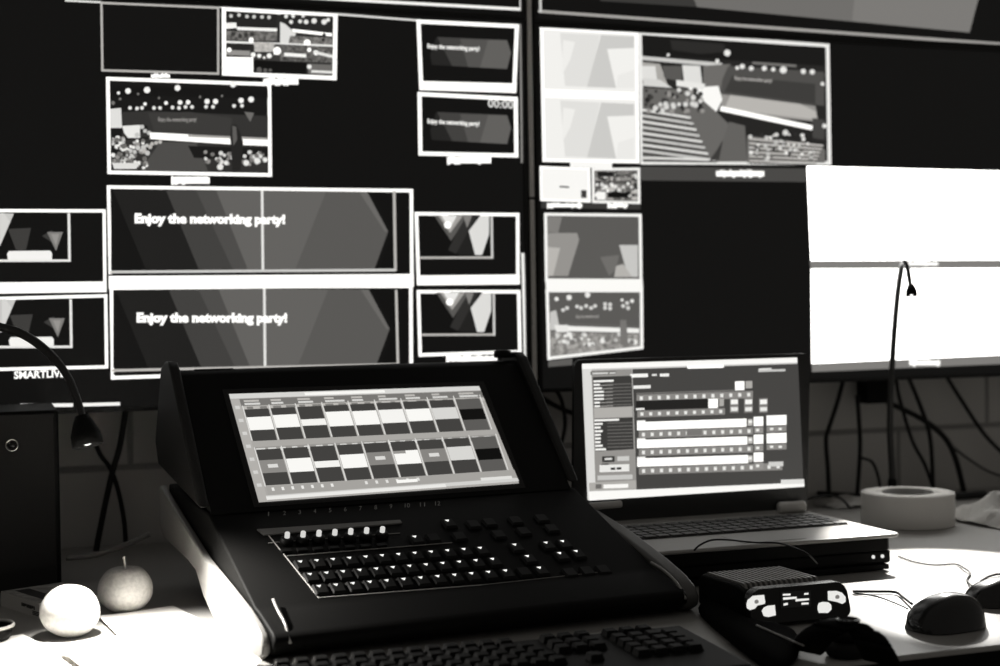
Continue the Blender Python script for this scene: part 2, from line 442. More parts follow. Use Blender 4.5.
# ---- wide programme tiles with party caption
def pgm(y_off, top, upper):
    p = PL(ML)
    if upper:
        p.frame([(106.8,185.3),(413,189),(413.6,286),(108.8,288.5)], 3.4, 255, 18)
    else:
        p.frame([(109.5,285),(412.6,284.3),(413,370),(111,379.6)], 3.6, 255, 18)
    def Q(pts): return [(x+(0 if upper else (2.2 if x < 350 else 1.5)), y+(0 if upper else 98.5-(x-110)*0.004)) for x, y in pts]
    if upper: t = 190.2
    else: t = 190.6
    lo = 270 if upper else 269.5
    def clip(pts): return Q([(x, max(y, t) if y < t+2 else y) for x, y in pts])
    p.poly(clip([(111,188.8),(165,190),(199,lo),(111,lo)]), 21)
    p.poly(clip([(113,189),(167,190),(199,lo),(146,lo)]), 33)
    p.poly(clip([(166,190),(370,192),(389,231),(377,lo-3),(377,lo),(199,lo)]), 66)
    p.poly(clip([(196,190),(370,192),(389,231),(377,lo-3),(377,lo),(233,lo)]), 78)
    p.poly(clip([(216,190),(370,192),(389,231),(377,lo-3),(377,lo),(248,lo)]), 100)
    p.poly(clip([(326,191.5),(370,192),(389,231),(377,lo-3),(377,lo),(295,lo)]), 90)
    p.poly(clip([(359,191.8),(367,192),(390,231),(385,232)]), 106)
    p.poly(clip([(367,191.8),(371,192),(391.5,231.5),(379,lo),(374,lo),(388,231.5)]), 20)
    p.line(*Q([(262, t), (262.8, 271)]), 2.6, 232)
    if upper:
        p.line((394, 191), (395.3, 271), 2.8, 185); p.line((110, 272), (395.5, 270), 2.6, 205)
        p.poly([(108.6,276),(413.6,274),(413.6,287),(109.4,290)], 255)
        p.poly([(108.6,274.2),(250,273),(250,274.4),(108.6,276)], 22)
    else:
        p.line((396, 290), (397.8, 365), 2.4, 195); p.line((112, 370.5), (398, 364.3), 2.6, 190)
        p.line((113, 373.6), (300, 368), 1.6, 22)
    tl = p.build('video_tile', ML, 'wide white-framed tile with grey hexagon backdrop, %s of the two' % ('upper' if upper else 'lower'))
    if upper: cap(ML, tl, ENJOY, (134.5, 222.6), (285, 223.6), 8.8, 0.06)
    else: cap(ML, tl, ENJOY, (136.5, 321.8), (287, 322.0), 8.8, 0.06)
pgm(0, 190, True); pgm(98, 290, False)
# ---- small tiles right of the programme tiles
def side_tile(dx, dy, q, band, lbl, pic_h):
    p = PL(ML); p.frame(q, 3.4, 255, 18)
    def Q(pts): return [(x+dx, y+dy) for x, y in pts]
    p.poly(Q([(448,215),(480,215),(478,255),(458,255)]), 34); p.poly(Q([(462,218),(476,216),(456,254),(448,250),(455,236)]), 48)
    p.poly(Q([(434,215.5),(467,215.5),(451,241)]), 90); p.poly(Q([(438,215.5),(463,215.5),(450,233)]), 165); p.poly(Q([(441,215.5),(457,215.5),(449.5,229)]), 235); p.dots(Q([(447.5,225)]), 3.6, 255)
    p.poly(Q([(463,215.5),(472,215.5),(467,228)]), 130); p.poly(Q([(480,216),(489,216),(489,234),(482,255),(475,255),(468.5,231)]), 222)
    p.line(*Q([(419, 257.8), (492, 257.6)]), 2.2, 190); p.line(*Q([(491.5, 215.8), (492, 258.5)]), 2.2, 210)
    if band: p.poly([(417,275.5),(519.6,274.5),(519.6,284.4),(417,285.4)], 255)
    else:
        smudge(p, 446, 355.2, 497, 362.5)
    p.build('video_tile', ML, lbl)
side_tile(0, 0, [(414.6,212),(519.3,213),(519.6,284.4),(416.9,285)], True, 'small white-framed tile with bright triangles beside the upper wide tile', 0)
side_tile(2, 77, [(416.6,290),(520.3,290),(521.6,353.4),(418.5,356.7)], False, 'small white-framed tile with bright triangles beside the lower wide tile', 0)
# ---- left edge tiles
def left_tile(dy, q, band, lbl):
    p = PL(ML); p.frame(q, 3.2, 255, 18)
    def Q(pts): return [(x+(1.8 if dy else 0), y+dy) for x, y in pts]
    p.poly(Q([(-10,213),(14,213.5),(0,246),(-10,246)]), 200); p.poly(Q([(0,246),(10,222),(4,213),(0,213)]), 214)
    p.poly(Q([(8,229),(31,228),(26,250),(16,250)]), 62); p.poly(Q([(42,236),(52,230),(56,245)]), 60); p.poly(Q([(47,232),(63,232),(56,251)]), 128); p.poly(Q([(51,234),(59,234),(56,246)]), 150)
    p.poly(Q([(7,254),(9,251),(50,250.6),(52,253),(52,259.4),(8,260)]), 245)
    p.line(*Q([(-80, 261), (70, 260.6)]), 2.4, 235); p.line(*Q([(68.8, 213), (69.5, 261.8)]), 2.6, 235)
    if band: p.poly([(-80,283),(106,281.5),(106.6,292),(-80,294)], 255)
    return p.build('video_tile', ML, lbl)
left_tile(0, [(-90,208.8),(105.7,209.3),(106.6,292),(-90,295)], True, 'white-framed tile with pale triangles at the left edge, upper of two')
t_ = left_tile(86.2, [(-90,299),(107.3,294.2),(108.2,368.4),(-90,373)], False, 'white-framed tile with pale triangles at the left edge, lower of two')
cap(ML, t_, 'SMARTLIVE', (14, 378.6), (65, 376.8), 7.2, 0.03)
# ---- two small preview tiles upper right with hexagon
def prev(dy, q, band, lbl, timer):
    p = PL(ML); p.frame(q, 4.0, 255, 18)
    def Q(pts): return [(x, y+dy) for x, y in pts]
    p.poly(Q([(430,55),(436,38),(450,39),(455,66),(432,65)]), 38); p.poly(Q([(437,37),(507,40),(511,53),(507,69),(452,66),(444,50)]), 66)
    p.poly(Q([(460,39),(507,40.5),(511,53),(507,69),(468,67)]), 84); p.poly(Q([(488,40),(507,40.5),(511,53),(507,69),(480,67.5)]), 98)
    if band: p.poly([(419.6,81),(516.5,83.5),(516.2,93),(420,90)], 255)
    else: smudge(p, 447, 156, 491, 164.5)
    tl = p.build('video_tile', ML, lbl)
    cap(ML, tl, ENJOY, (427, 48.2+dy), (479, 51.0+dy), 4.3, 0.04, 250)
    if timer: cap(ML, tl, '00:00', (487.5, 107.2), (513, 108.8), 8.0, 0.02, 225)
prev(0, [(416.4,19.4),(519,24.3),(516,93),(419.3,90)], True, 'small white-framed tile with grey hexagon, upper of the top pair', False)
prev(75, [(417.5,92),(517.7,97),(518.3,157.5),(418.4,155.5)], False, 'small white-framed tile with grey hexagon and a zero timer', True)

# ---- upper left display: foot of a frame
p = PL(UL); p.line((340, -0.6), (520.5, 9.2), 3.0, 250); p.line((521.2, -20), (521.2, 10.5), 3.4, 225); p.line((-100,-25),(340,-.6), 3, 250, False)
p.build('video_tile', UL, 'bottom edge of a thin white frame')
# ---- upper right display
p = PL(UR)
p.poly([(612,-60),(1040,-60),(975,0),(969.5,32.5),(697,7),(600,1)], 58)
p.poly([(650,-60),(1000,-60),(978,0),(969.5,32.5),(697,7),(686,-20)], 112)
p.poly([(860,-60),(1000,-60),(978,0),(969.5,32.5),(852,21)], 124)
p.line((538, 11.2), (1004, 44.4), 3.0, 165); p.line((539.5, -30), (540.5, 12.5), 2.6, 200)
p.line((1004,44.4),(1080,50), 3, 165, False)
p.build('video_tile', UR, 'foot of a mid-grey picture with a slanting right edge')

# ---- right display
p = PL(MR)
WBIG = glow(255, 4.0, 'blank_white_tile')
p.frame([(539.8,26.4),(637.9,32),(639.5,163.4),(542.5,161.8)], 3, 255, 243)
for dy in (0, 67.5):
    def Q(pts): return [(x, y+dy) for x, y in pts]
    y1 = 88 if dy == 0 else 91
    p.poly(Q([(560,33),(600,35),(588,y1-1),(565,y1-2)]), 226); p.poly(Q([(601,35),(634,36.5),(634,48),(607,49),(616,y1),(587,y1-1)]), 205)
    p.poly(Q([(563,40),(575,42),(570,60),(562,75)]), 240); p.poly(Q([(618,75),(634,70),(634,y1),(616,y1)]), 236)
p.poly([(543,89),(638,92.5),(638,100),(543,97.5)], 255)
p.build('video_tile', MR, 'tall overexposed white tile pair with faint grey shapes')
# big arena view
p = PL(MR)
p.frame([(637.9,30.7),(829.4,43.9),(831.4,165),(640.5,164.4)], 3.8, 240, 40)
p.poly([(642,36),(824,47),(824,66),(642,55)], 26)
p.poly([(670,40),(724,44),(726,52),(700,54),(672,50)], 44); p.poly([(642,56),(722,63),(722,67),(642,60)], 205); p.poly([(642,62),(660,64),(668,86),(642,82)], 170)
p.poly([(642,66),(655,66),(657,80),(642,80)], 225); p.poly([(662,66),(682,66),(682,82),(664,78)], 90); p.poly([(682,65),(700,66),(702,84),(684,83)], 225)
p.poly([(703,66),(730,64),(730,90),(703,92)], 110)
p.poly([(728,66),(824,72),(824,106),(720,94),(722,80)], 80); p.poly([(732,76),(815,84),(815,104),(724,92)], 62)
p.dots([(727,53,3.4),(737,68,2),(742,66.5,2.6),(751,68.5,2.4),(764,68.5,2.6),(773,69.5,2.2),(783,70,3.6),(803,71.5,2.6),(812,72,2.6),(668,55,1.6),(717,61,2)], 2, 235)
p.line((752, 63), (796, 66), 2.4, 120)
p.poly([(720,94),(815,106),(818,122),(722,112)], 150); p.poly([(730,95),(800,104),(816,112),(816,120),(724,109)], 185)
p.poly([(688,88),(718,86),(722,100),(716,112),(700,108)], 252); p.poly([(676,80),(705,84),(703,90),(676,86)], 235); p.poly([(643,78),(660,80),(672,88),(643,86)], 215)
p.line((720, 108.5), (812, 128), 4.8, 255)
p.poly([(722,114),(812,131),(812,142),(745,134),(722,122)], 38); p.poly([(812,118),(824,120),(824,140),(812,138)], 70); p.dots([(824,126,2.4),(822,84,2)], 2, 230)
p.poly([(642,88),(690,90),(716,112),(728,124),(722,160),(642,160)], 105)
for k in range(11):
    t = k/11.0
    a = lerp((642, 104), (642, 168), t); b_ = lerp((690, 104), (722, 170), t)
    if b_[1] > 160: b_ = (b_[0]-8, 160)
    if a[1] > 150: a = (a[0], 152)
    a = (a[0], a[1]+6); b2 = (b_[0], b_[1]+14 if b_[1] < 146 else 160)
    p.line(a, b2, 2.4, 205 if k % 2 else 225); p.line((a[0], a[1]+3), (b2[0], b2[1]+2), 1.6, 55)
rnd = random.Random(5)
for lv in (40, 60, 150, 215): p.dots([(rnd.uniform(645, 702), rnd.uniform(90, 112), rnd.uniform(1.4, 3)) for _ in range(16)], 2, lv)
p.poly([(728,122),(744,126),(746,162),(714,162),(722,140)], 100); p.poly([(716,150),(722,140),(718,160),(708,161)], 60)
p.poly([(746,136),(812,144),(824,150),(824,163),(746,163)], 110)
for k in range(6): p.line((748, 139+k*4.4), (822-k*1.5, 146+k*3.4), 2.0, 190); p.line((748, 141.2+k*4.4), (822-k*1.5, 148+k*3.4), 1.2, 60)
for lv in (50, 200, 235): p.dots([(rnd.uniform(748, 812), rnd.uniform(134, 160), rnd.uniform(1, 2.2)) for _ in range(20)], 2, lv)
p.dots([(784,133,3),(775,135,2.2),(749,137,2)], 2, 215)
t_ = p.build('video_tile', MR, 'large white-framed camera view of an arena with rows of seats')
cap(MR, t_, ENJOY, (733, 80.2), (770, 83), 3.6, 0.02, 190, k=90)
p = PL(MR); p.poly([(640.5,166.6),(806.5,168.5),(806.6,182),(640.8,180.4)], 74); t_ = p.build('caption_bar', MR, 'grey caption bar under the arena view')
p = PL(MR); p.k = 6; smudge(p, 716, 170, 764, 177.6); p.build('caption', t_)
# small pair
p = PL(MR); p.frame([(539.5,166),(590,168),(590.6,202.5),(540,201)], 2, 255, 250); p.line((559.5, 186.6), (569, 187.2), 1.6, 40); p.poly([(581,190),(586.5,190.2),(586.5,198),(581,197.8)], 60); p.poly([(541,202.6),(640,204),(640.5,209.5),(541,208)], 58)
p.poly([(570,161.4),(612,163),(612,168.6),(570,167)], 252); smudge(p, 547, 202.8, 582, 208.4)
p.build('video_tile', MR, 'tiny blank white tile')
p = PL(MR); p.frame([(591.6,168),(640,167.6),(640.5,204),(592,203)], 2.6, 250, 110)
mosaic(p, [(595,171),(637.5,171),(637.5,200),(595,200)], 7, 9, 60, 200, 11, 70); p.rect(606, 192.5, 627, 198, 18); p.rect(596, 172, 612, 177, 30); p.rect(595, 192, 604, 200, 250)
smudge(p, 606, 203.4, 626, 208.6)
p.build('video_tile', MR, 'tiny tile crowded with camera pictures')
# tile with shapes
p = PL(MR); p.frame([(544,212.8),(641.6,213.8),(642.4,282),(545,281.5)], 3, 250, 92)
p.poly([(547.5,216.5),(562,217),(558,233),(547.5,232)], 130); p.poly([(547.5,233),(577,233),(579,240),(568,276),(547.5,276)], 150); p.poly([(547.5,247),(560,248),(553,276),(547.5,276)], 185)
p.poly([(600,257),(619,255),(616,270),(609,276)], 112); p.poly([(619,245),(637.8,245),(637.8,277),(628,277)], 200); p.poly([(616,266),(623,264),(632,277),(614,277)], 182)
p.poly([(545,279.5),(642.4,279.5),(643,290.5),(546,290)], 253)
p.build('video_tile', MR, 'white-framed tile with rounded grey shapes')
p = PL(MR); p.frame([(545.4,289),(643,289),(643.4,349),(547.4,360)], 3.2, 250, 100)
p.poly([(550,292.5),(639,292.5),(639,326),(550,322)], 92); p.dots([(556.5,299,2.2),(569,297.5,2.8),(587.5,295,2.8),(622,300,1.6),(632,301,2)], 2, 235)
p.dots([(563,310),(567,308),(577,306.5),(581,308),(586,306),(591,308),(595,306),(605,304),(610,304.5),(605,308),(610,308.5),(623,306),(627,303),(628,308)], 2.0, 215)
p.poly([(550,312),(556,310),(560,330),(550,330)], 200); p.poly([(568,326),(639,328.5),(639,333),(568,331)], 245); p.poly([(550,332),(639,334),(639,346),(550,356)], glow_noise(150, .5, 150, 'crowd_view_pale'))
for lv in (210, 235, 120): p.dots([(rnd.uniform(552, 637), rnd.uniform(334, 346), rnd.uniform(1.2, 3)) for _ in range(14)], 2, lv)
p.poly([(620,320),(626,320),(628,345),(620,345)], 120); p.poly([(554,325),(568,325),(568,332),(556,332)], 235); p.poly([(548,361),(572,358.5),(572,365),(548,367)], 95)
t_ = p.build('video_tile', MR, 'white-framed pale camera view above the laptop'); cap(MR, t_, ENJOY, (575, 318), (598, 317.6), 3, 0.02, 170, k=60)
# big blank tiles
p = PL(MR); p.poly([(806.7,166),(1000,171),(1075,173),(1075,260.3),(1000,260.6),(810.7,261.5)], WBIG); p.poly([(809.6,260.9),(1075,259.6),(1075,268),(810.6,268.8)], 128)
p.build('video_tile', MR, 'large blank white tile, upper of two'); p.poly([(0,0),(1,0),(0,1)], 18) if False else None
p = PL(MR); p.k = 5; smudge(p, 906, 261.2, 938, 266.6); p.build('caption', MR, 'tiny white caption between the blank white tiles')
p = PL(MR); p.poly([(810.8,268.6),(1000,266.6),(1075,266),(1075,351),(1000,355),(811.6,363.6)], WBIG); p.poly([(811.6,363.6),(1000,355),(1075,351),(1075,359),(1000,364),(812,372)], 128)
p.build('video_tile', MR, 'large blank white tile, lower of two')
p = PL(MR); p.k = 5; smudge(p, 909, 359.6, 940, 366.4); p.build('caption', MR, 'tiny white caption under the lower blank tile')

# ================================================================== CONSOLE
CA = at_z(258, 660, 0.75); CYAW = 0.087
con = thing('mixing_console', CA, 'large black production switcher console with tilted touchscreen and rows of keys with bright triangles', 'console', CYAW)
CM = Matrix.Translation(CA) @ Matrix.Rotation(CYAW, 4, 'Z')
CW = 0.515
# side panels: flat metal cheeks with rounded nose, foot at the front and rising underside
prof = [(0.0, 0.0), (-0.016, 0.008), (-0.018, 0.018), (-0.010, 0.030), (0.010, 0.040), (0.052, 0.053), (0.136, 0.074), (0.232, 0.092), (0.367, 0.122), (0.49, 0.150),
        (0.50, 0.145), (0.50, 0.075), (0.476, 0.060), (0.330, 0.052), (0.285, 0.046), (0.246, 0.022), (0.200, 0.006), (0.126, 0.0)]
profL = [(0.0, 0.0), (-0.016, 0.008), (-0.018, 0.018), (-0.010, 0.028), (0.010, 0.034), (0.052, 0.043), (0.136, 0.055), (0.232, 0.068), (0.367, 0.098), (0.49, 0.127),
        (0.50, 0.122), (0.50, 0.075), (0.476, 0.060), (0.330, 0.052), (0.285, 0.046), (0.246, 0.022), (0.200, 0.006), (0.126, 0.0)]
profR = [(0.0, 0.0), (-0.016, 0.008), (-0.018, 0.018), (-0.010, 0.030), (0.010, 0.040), (0.052, 0.053), (0.136, 0.074), (0.225, 0.090), (0.234, 0.086), (0.234, 0.012), (0.200, 0.002), (0.126, 0.0)]
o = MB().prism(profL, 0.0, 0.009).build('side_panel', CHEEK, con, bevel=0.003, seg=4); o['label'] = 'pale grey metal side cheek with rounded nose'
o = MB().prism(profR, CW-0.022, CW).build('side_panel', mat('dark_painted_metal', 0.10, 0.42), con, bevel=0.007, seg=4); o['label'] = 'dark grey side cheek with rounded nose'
# body between the cheeks: front roll and sloping key deck
K = 0.36
def dz(y): return 0.045 + K*(y-0.05)
body = [(0.02, 0.004), (-0.012, 0.006), (-0.026, 0.014), (-0.028, 0.022), (-0.020, 0.030), (0.030, 0.042), (0.048, dz(0.048)), (0.25, dz(0.25)), (0.48, 0.13), (0.48, 0.065), (0.30, 0.058), (0.25, 0.012)]
MB().prism(body, 0.0095, CW-0.0225).build('body', mat('console_matt_black', 0.006, 0.6, spec=0.06, bump=(900, .1)), con, bevel=0.003, seg=3)
# tilted screen housing
sp = fitp = None
SY0, SZ0, SY1, SZ1 = 0.262, 0.127, 0.385, 0.249
tilt = math.atan2(SZ1-SZ0, SY1-SY0)
nl = Vector((0, -math.sin(tilt), math.cos(tilt)))
def on_face(y): return SZ0+(y-SY0)*math.tan(tilt)
house = [(0.247, on_face(0.247)), (0.412, on_face(0.412)), (0.425, 0.286), (0.460, 0.286), (0.506, 0.185), (0.492, 0.13), (0.25, 0.085)]
house = [(0.247, 0.1125), (0.247+0.16, 0.1125+0.16*math.tan(tilt)), (0.418, 0.279), (0.458, 0.280), (0.506, 0.185), (0.488, 0.131), (0.255, 0.1165)]
house = [(0.246, 0.1165), (0.246, 0.116+0.001), (0.405, 0.116+0.159*math.tan(tilt)), (0.418, 0.2795), (0.456, 0.2795), (0.506, 0.185), (0.482, 0.1525), (0.255, 0.1175)]
MB().prism(house, 0.012, 0.4845).build('screen_housing', BLACK, con, bevel=0.004, seg=3)
for x0, x1 in ((-0.002, 0.0115), (0.485, 0.500)):
    pr = [(0.250, 0.1245), (0.402, 0.284), (0.416, 0.292), (0.440, 0.292), (0.462, 0.284), (0.510, 0.185), (0.492, 0.154)]
    MB().prism(pr, x0, x1).build('end_cap', mat('dark_grey_plastic', 0.016, 0.5, spec=.25), con, bevel=0.004, seg=3)
o = MB().lathe([(0.012, 0), (0.013, 0.004), (0.012, 0.009), (0.006, 0.011)], 20).build('thumb_knob', BLACK, con); o.location = (0.472, 0.428, 0.2845)
def con_y(px, py, y):
    e = CM.inverted() @ EYE; d = CM.to_3x3().inverted() @ ray(px, py); return e + d*((y-e.y)/d.y)
ba, bb = con_y(578.5, 507.5, .236), con_y(621, 504.0, .236)
m = MB(); m.tube([ba, bb], .0048, 14); o = m.build('hinge_bar', mat('hinge_bar_grey', .5, .3), con, bevel=.001); o['label'] = 'grey hinge bar at the right end of the screen'
# thin slot on top and pale trim
MB().box((0.035, 0.425, 0.2797), (0.085, 0.432, 0.2812)).build('vent_slot', SOFT, con)
# screen face
NW = (CM.to_3x3() @ nl).normalized()
S0 = CM @ Vector((0.070, 0.256, 0.1270)) + NW*0.0012
def pl_console(px, py, off=0.0): return CM.inverted() @ (at_plane(px, py, S0, NW) + NW*off)
fq = [pl_console(*c) for c in ((229,394),(479,386),(519,483),(259,502))]
# recessed-looking gloss glass round the picture
gq = [pl_console(*c, -0.0008) for c in ((222,389),(484,381),(526,487.5),(254,507))]
m = MB(); back = [g - nl*0.004 for g in gq]; m.add(gq+back, [(0,1,2,3),(7,6,5,4),(0,4,5,1),(1,5,6,2),(2,6,7,3),(3,7,4,0)])
m.build('glass', GLOSS, con)
scr = MB(); scr.add(fq+[g-nl*0.003 for g in fq], [(0,1,2,3),(7,6,5,4),(0,4,5,1),(1,5,6,2),(2,6,7,3),(3,7,4,0)]); scr = scr.build('touchscreen', glow(170), con)
scr['label'] = 'lit touchscreen with two rows of nine source boxes'
p = Pic(S0, NW, CM, step=0.00003)
G = [(229,394),(479,386),(519,483),(259,502)]
def gp(s, t): return bil(G, s, t)
def gquad(s0, t0, s1, t1): return [gp(s0,t0), gp(s1,t0), gp(s1,t1), gp(s0,t1)]
p.poly(gquad(0,0,1,.045), 215); p.poly(gquad(.30,.01,.62,.035), 250); p.poly(gquad(0,.045,.035,1), 178); p.poly(gquad(.035,.05,1,.115), 120); p.poly(gquad(.04,.12,1,.15), 190)
p.many([gquad(.05+i*.107, .062, .05+i*.107+random.uniform(.03,.07), .08) for i in range(9)], 190); p.many([gquad(.05+i*.107, .09, .05+i*.107+random.uniform(.04,.08), .108) for i in range(9)], 215)
p.many([gquad(.055+i*.052, .124, .055+i*.052+random.uniform(.015,.04), .146) for i in range(18)], 130)
p.poly(gquad(.04,.50,.985,.56), 150); p.many([gquad(.045+i*.047, .51, .045+i*.047+random.uniform(.015,.04), .54) for i in range(20)], 215)
p.many([gquad(.05+i*.052, .525, .05+i*.052+random.uniform(.01,.025), .55) for i in range(18)], 95)
R1 = [(243.3,409.7),(480.6,398.6),(491.7,430),(252,441.4)]; R2 = [(254.9,450.3),(496.2,436.7),(508.2,471.3),(264.9,486)]
bands1 = [(.25,.66,250),(.22,.62,250),(.40,.60,245),(.20,.66,250),(.22,.66,250),(.22,.64,245),(.24,.62,250),(.24,.60,215),(.32,.66,14)]
bands2 = [(.30,.66,140),(.30,.68,250),(.42,.60,245),(.28,.66,250),(.26,.62,135),(.26,.64,250),(.26,.62,135),(.24,.62,215),(.34,.66,12)]
for R, bs in ((R1, bands1), (R2, bands2)):
    for i, (a, b_, lv) in enumerate(bs):
        s0, s1 = i/9+.004, (i+1)/9-.006
        p.poly([bil(R,s0,0), bil(R,s1,0), bil(R,s1,1), bil(R,s0,1)], 66 if i < 8 else 92)
        p.poly([bil(R,s0,a), bil(R,s1,a), bil(R,s1,b_), bil(R,s0,b_)], lv)
        if lv in (140, 135): p.poly([bil(R,s0+.03,a+.12), bil(R,s1-.03,a+.12), bil(R,s1-.03,a+.22), bil(R,s0+.03,a+.22)], 220)
        if i == 5 and R is R2: p.poly([bil(R,s0,a), bil(R,s0+.05,a), bil(R,s0+.05,a+.08), bil(R,s0,a+.08)], 150)
p.many([[bil(R1,s0,-.10), bil(R1,s0+.004,-.10), bil(R1,s0+.004,1.0), bil(R1,s0,1.0)] for s0 in [i/9-.003 for i in range(0,10)]], 225)
p.many([[bil(R2,s0,-.06), bil(R2,s0+.004,-.06), bil(R2,s0+.004,1.04), bil(R2,s0,1.04)] for s0 in [i/9-.003 for i in range(0,10)]], 225)
p.poly(gquad(.04,.87,1,.95), 165); p.many([gquad(.06+i*.038, .885, .07+i*.038, .915) for i in range(7)], 235); p.many([gquad(.42+i*.04, .885, .43+i*.04, .915) for i in range(6)], 225)
p.poly(gquad(.54,.895,.62,.925), 250); p.poly(gquad(.03,.955,1,.99), 210); p.poly(gquad(.03,.965,.72,.995), 235); p.poly(gquad(.86,.93,.98,.96), 225)
p.many([gquad(.008, .12+i*.12, .026, .15+i*.12) for i in range(7)], 210)
p.build('source_grid', scr)
# digits printed under the screen
PD0 = CM @ Vector((0.1, 0.05, dz(0.05)+0.0006)); ND = (CM.to_3x3() @ Vector((0, -K, 1))).normalized()
for i in range(12):
    a = (268+i*15.2, 516.2-i*0.95)
    text_on(str(i+1), a, (a[0]+(1.0 if i == 0 else 2.6 if i < 9 else 5), a[1]-.15), 4.2, PD0, ND, mat('printed_digit', 0.30, 0.5), con, 'printed_number', bold=0.0, k=4, M=CM)
# key deck details, in console coordinates
def deck_pt(px, py, off=0.0): return CM.inverted() @ (at_plane(px, py, PD0, ND) + ND*off)
nd = Vector((0, -K, 1)).normalized(); ax_u = Vector((1, 0, 0)); ax_v = Vector((0, 1, K)).normalized()
DR = Matrix(((1, ax_v.x, nd.x), (0, ax_v.y, nd.y), (0, ax_v.z, nd.z))).to_4x4()
m = MB()
def deck_line(a, b, wd=0.0009):
    A = deck_pt(*a, 0.0004); B = deck_pt(*b, 0.0004); d = (B-A).normalized(); s = nd.cross(d).normalized()*wd/2
    m.add([A+s, B+s, B-s, A-s, A+s-nd*.001, B+s-nd*.001, B-s-nd*.001, A-s-nd*.001], [(0,1,2,3),(7,6,5,4),(0,4,5,1),(1,5,6,2),(2,6,7,3),(3,7,4,0)])
deck_line((266, 532), (319, 598)); deck_line((318.5, 597.8), (482, 585)); deck_line((268, 543), (400, 533), .0006); deck_line((287, 556), (452, 542.6), .0006)
deck_line((482, 585), (610, 571), .0004)
o = m.build('printed_line', LIGHTTRIM, con); o['label'] = 'thin pale line round the key field'
A_, B_, C_, D_ = [deck_pt(*q, 0.0012) for q in ((257, 530), (400, 520.6), (402, 523.5), (264, 535.5))]
m = MB(); m.add([A_,B_,C_,D_]+[v-nd*.002 for v in (A_,B_,C_,D_)], [(0,1,2,3),(7,6,5,4),(0,4,5,1),(1,5,6,2),(2,6,7,3),(3,7,4,0)]); m.build('trim_strip', mat('grey_trim', 0.20, 0.45), con)
# keys
KEY_TRI = glow(250, 1.3, 'bright_key_triangle')  # bright emissive triangle on the key tops
def key_mesh(name, w_, h_, t_, tri_mark):
    m = MB(); b_ = 0.8
    vs = [(-w_/2,-h_/2,0),(w_/2,-h_/2,0),(w_/2,h_/2,0),(-w_/2,h_/2,0),(-w_/2*b_,-h_/2*b_,t_*.85),(w_/2*b_,-h_/2*b_,t_*.85),(w_/2*b_,h_/2*b_,t_),(-w_/2*b_,h_/2*b_,t_)]
    m.add([DR @ Vector(v) for v in vs], [(0,3,2,1),(4,5,6,7),(0,1,5,4),(1,2,6,5),(2,3,7,6),(3,0,4,7)])
    if tri_mark:
        r = 0.0029; cx, cy = -w_*.08, h_*.14
        m.add([DR @ Vector(v) for v in ((cx-r,cy+r*.8,t_*1.0+.0004),(cx+r,cy+r*.8,t_*1.0+.0004),(cx,cy-r*.9,t_*.95+.0005))], [(0,2,1)], 1)
    return m.mesh(name, [KEYCAP, KEY_TRI])
km = key_mesh('key', 0.0160, 0.021, 0.0035, True); km_plain = key_mesh('key_plain', 0.0160, 0.019, 0.0035, False)
def place_key(px, py, me, name='key'):
    P = deck_pt(px, py, 0.0)
    o = bpy.data.objects.new(name, me); COL.objects.link(o); o.parent = con
    o.location = P + DR @ Vector((0.0014, -0.003, 0.0003)); o.location -= DR @ Vector((0, 0.0045, 0)); return o
for i in range(12): place_key(299+i*16.3, 563-i*1.25, km)
place_key(512.8, 546, km)
for i in range(12): place_key(308.5+i*16.55, 575.5-i*1.38, km)
place_key(525.4, 557.5, km)
for i in range(14): place_key(317.5+i*16.9, 587.5-i*1.42, km) if i not in (12,) else place_key(317.5+i*16.9, 587.5-i*1.42, km_plain)
for q in ((544,544),(560.5,542.6),(557.6,554.5),(574,552.5)): place_key(*q, km)
for q in ((445.6,522),(413,538)): place_key(*q, km)
for q in ((470,523),(486,521),(512,519),(538,517),(548,527),(520,530),(495,533),(566,571),(583,569.5),(599,568),(430,536.5),(456,535)): place_key(*q, km_plain)
# row of rotary knobs with small pale tops, glow added to brighten them
for i in range(7):
    P = deck_pt(286.5+i*15.85, 543.5-i*.95)
    o = MB().lathe([(0.0078,0),(0.0078,0.004),(0.0066,0.0075),(0.0060,0.0078)], 18, M=DR.to_3x3().to_4x4()).build('rotary_knob', KEYCAP, con); o.location = P
    c = MB().lathe([(0.0030,0.0078),(0.0030,0.0132),(0.0024,0.0142)], 12, M=DR.to_3x3().to_4x4()).build('knob_cap', glow(215, 1.0, 'knob_cap_added_glow'), o)
for i in range(7):
    P = deck_pt(286+i*15.9, 552-i*.95)
    o = MB().box((-.006,-.0035,0),(.006,.0035,.003), M=DR).build('key', KEYCAP, con, bevel=.0008); o.location = P
# nubs where the body meets the cheeks
o = MB().tube([(0.029,0.044,0.051),(0.0265,0.02,0.0455),(0.0265,-0.010,0.035),(0.026,-0.028,0.020)], 0.0016).build('edge_trim', mat('edge_trim_silver', 0.35, 0.3), con); o['label'] = 'thin silver edge trim'
o = MB().tube([(CW-0.029,0.044,0.051),(CW-0.0265,0.02,0.0455),(CW-0.0265,-0.010,0.035),(CW-0.026,-0.028,0.020)], 0.0016).build('edge_trim', MATS['edge_trim_silver'], con); o['label'] = 'thin silver edge trim'

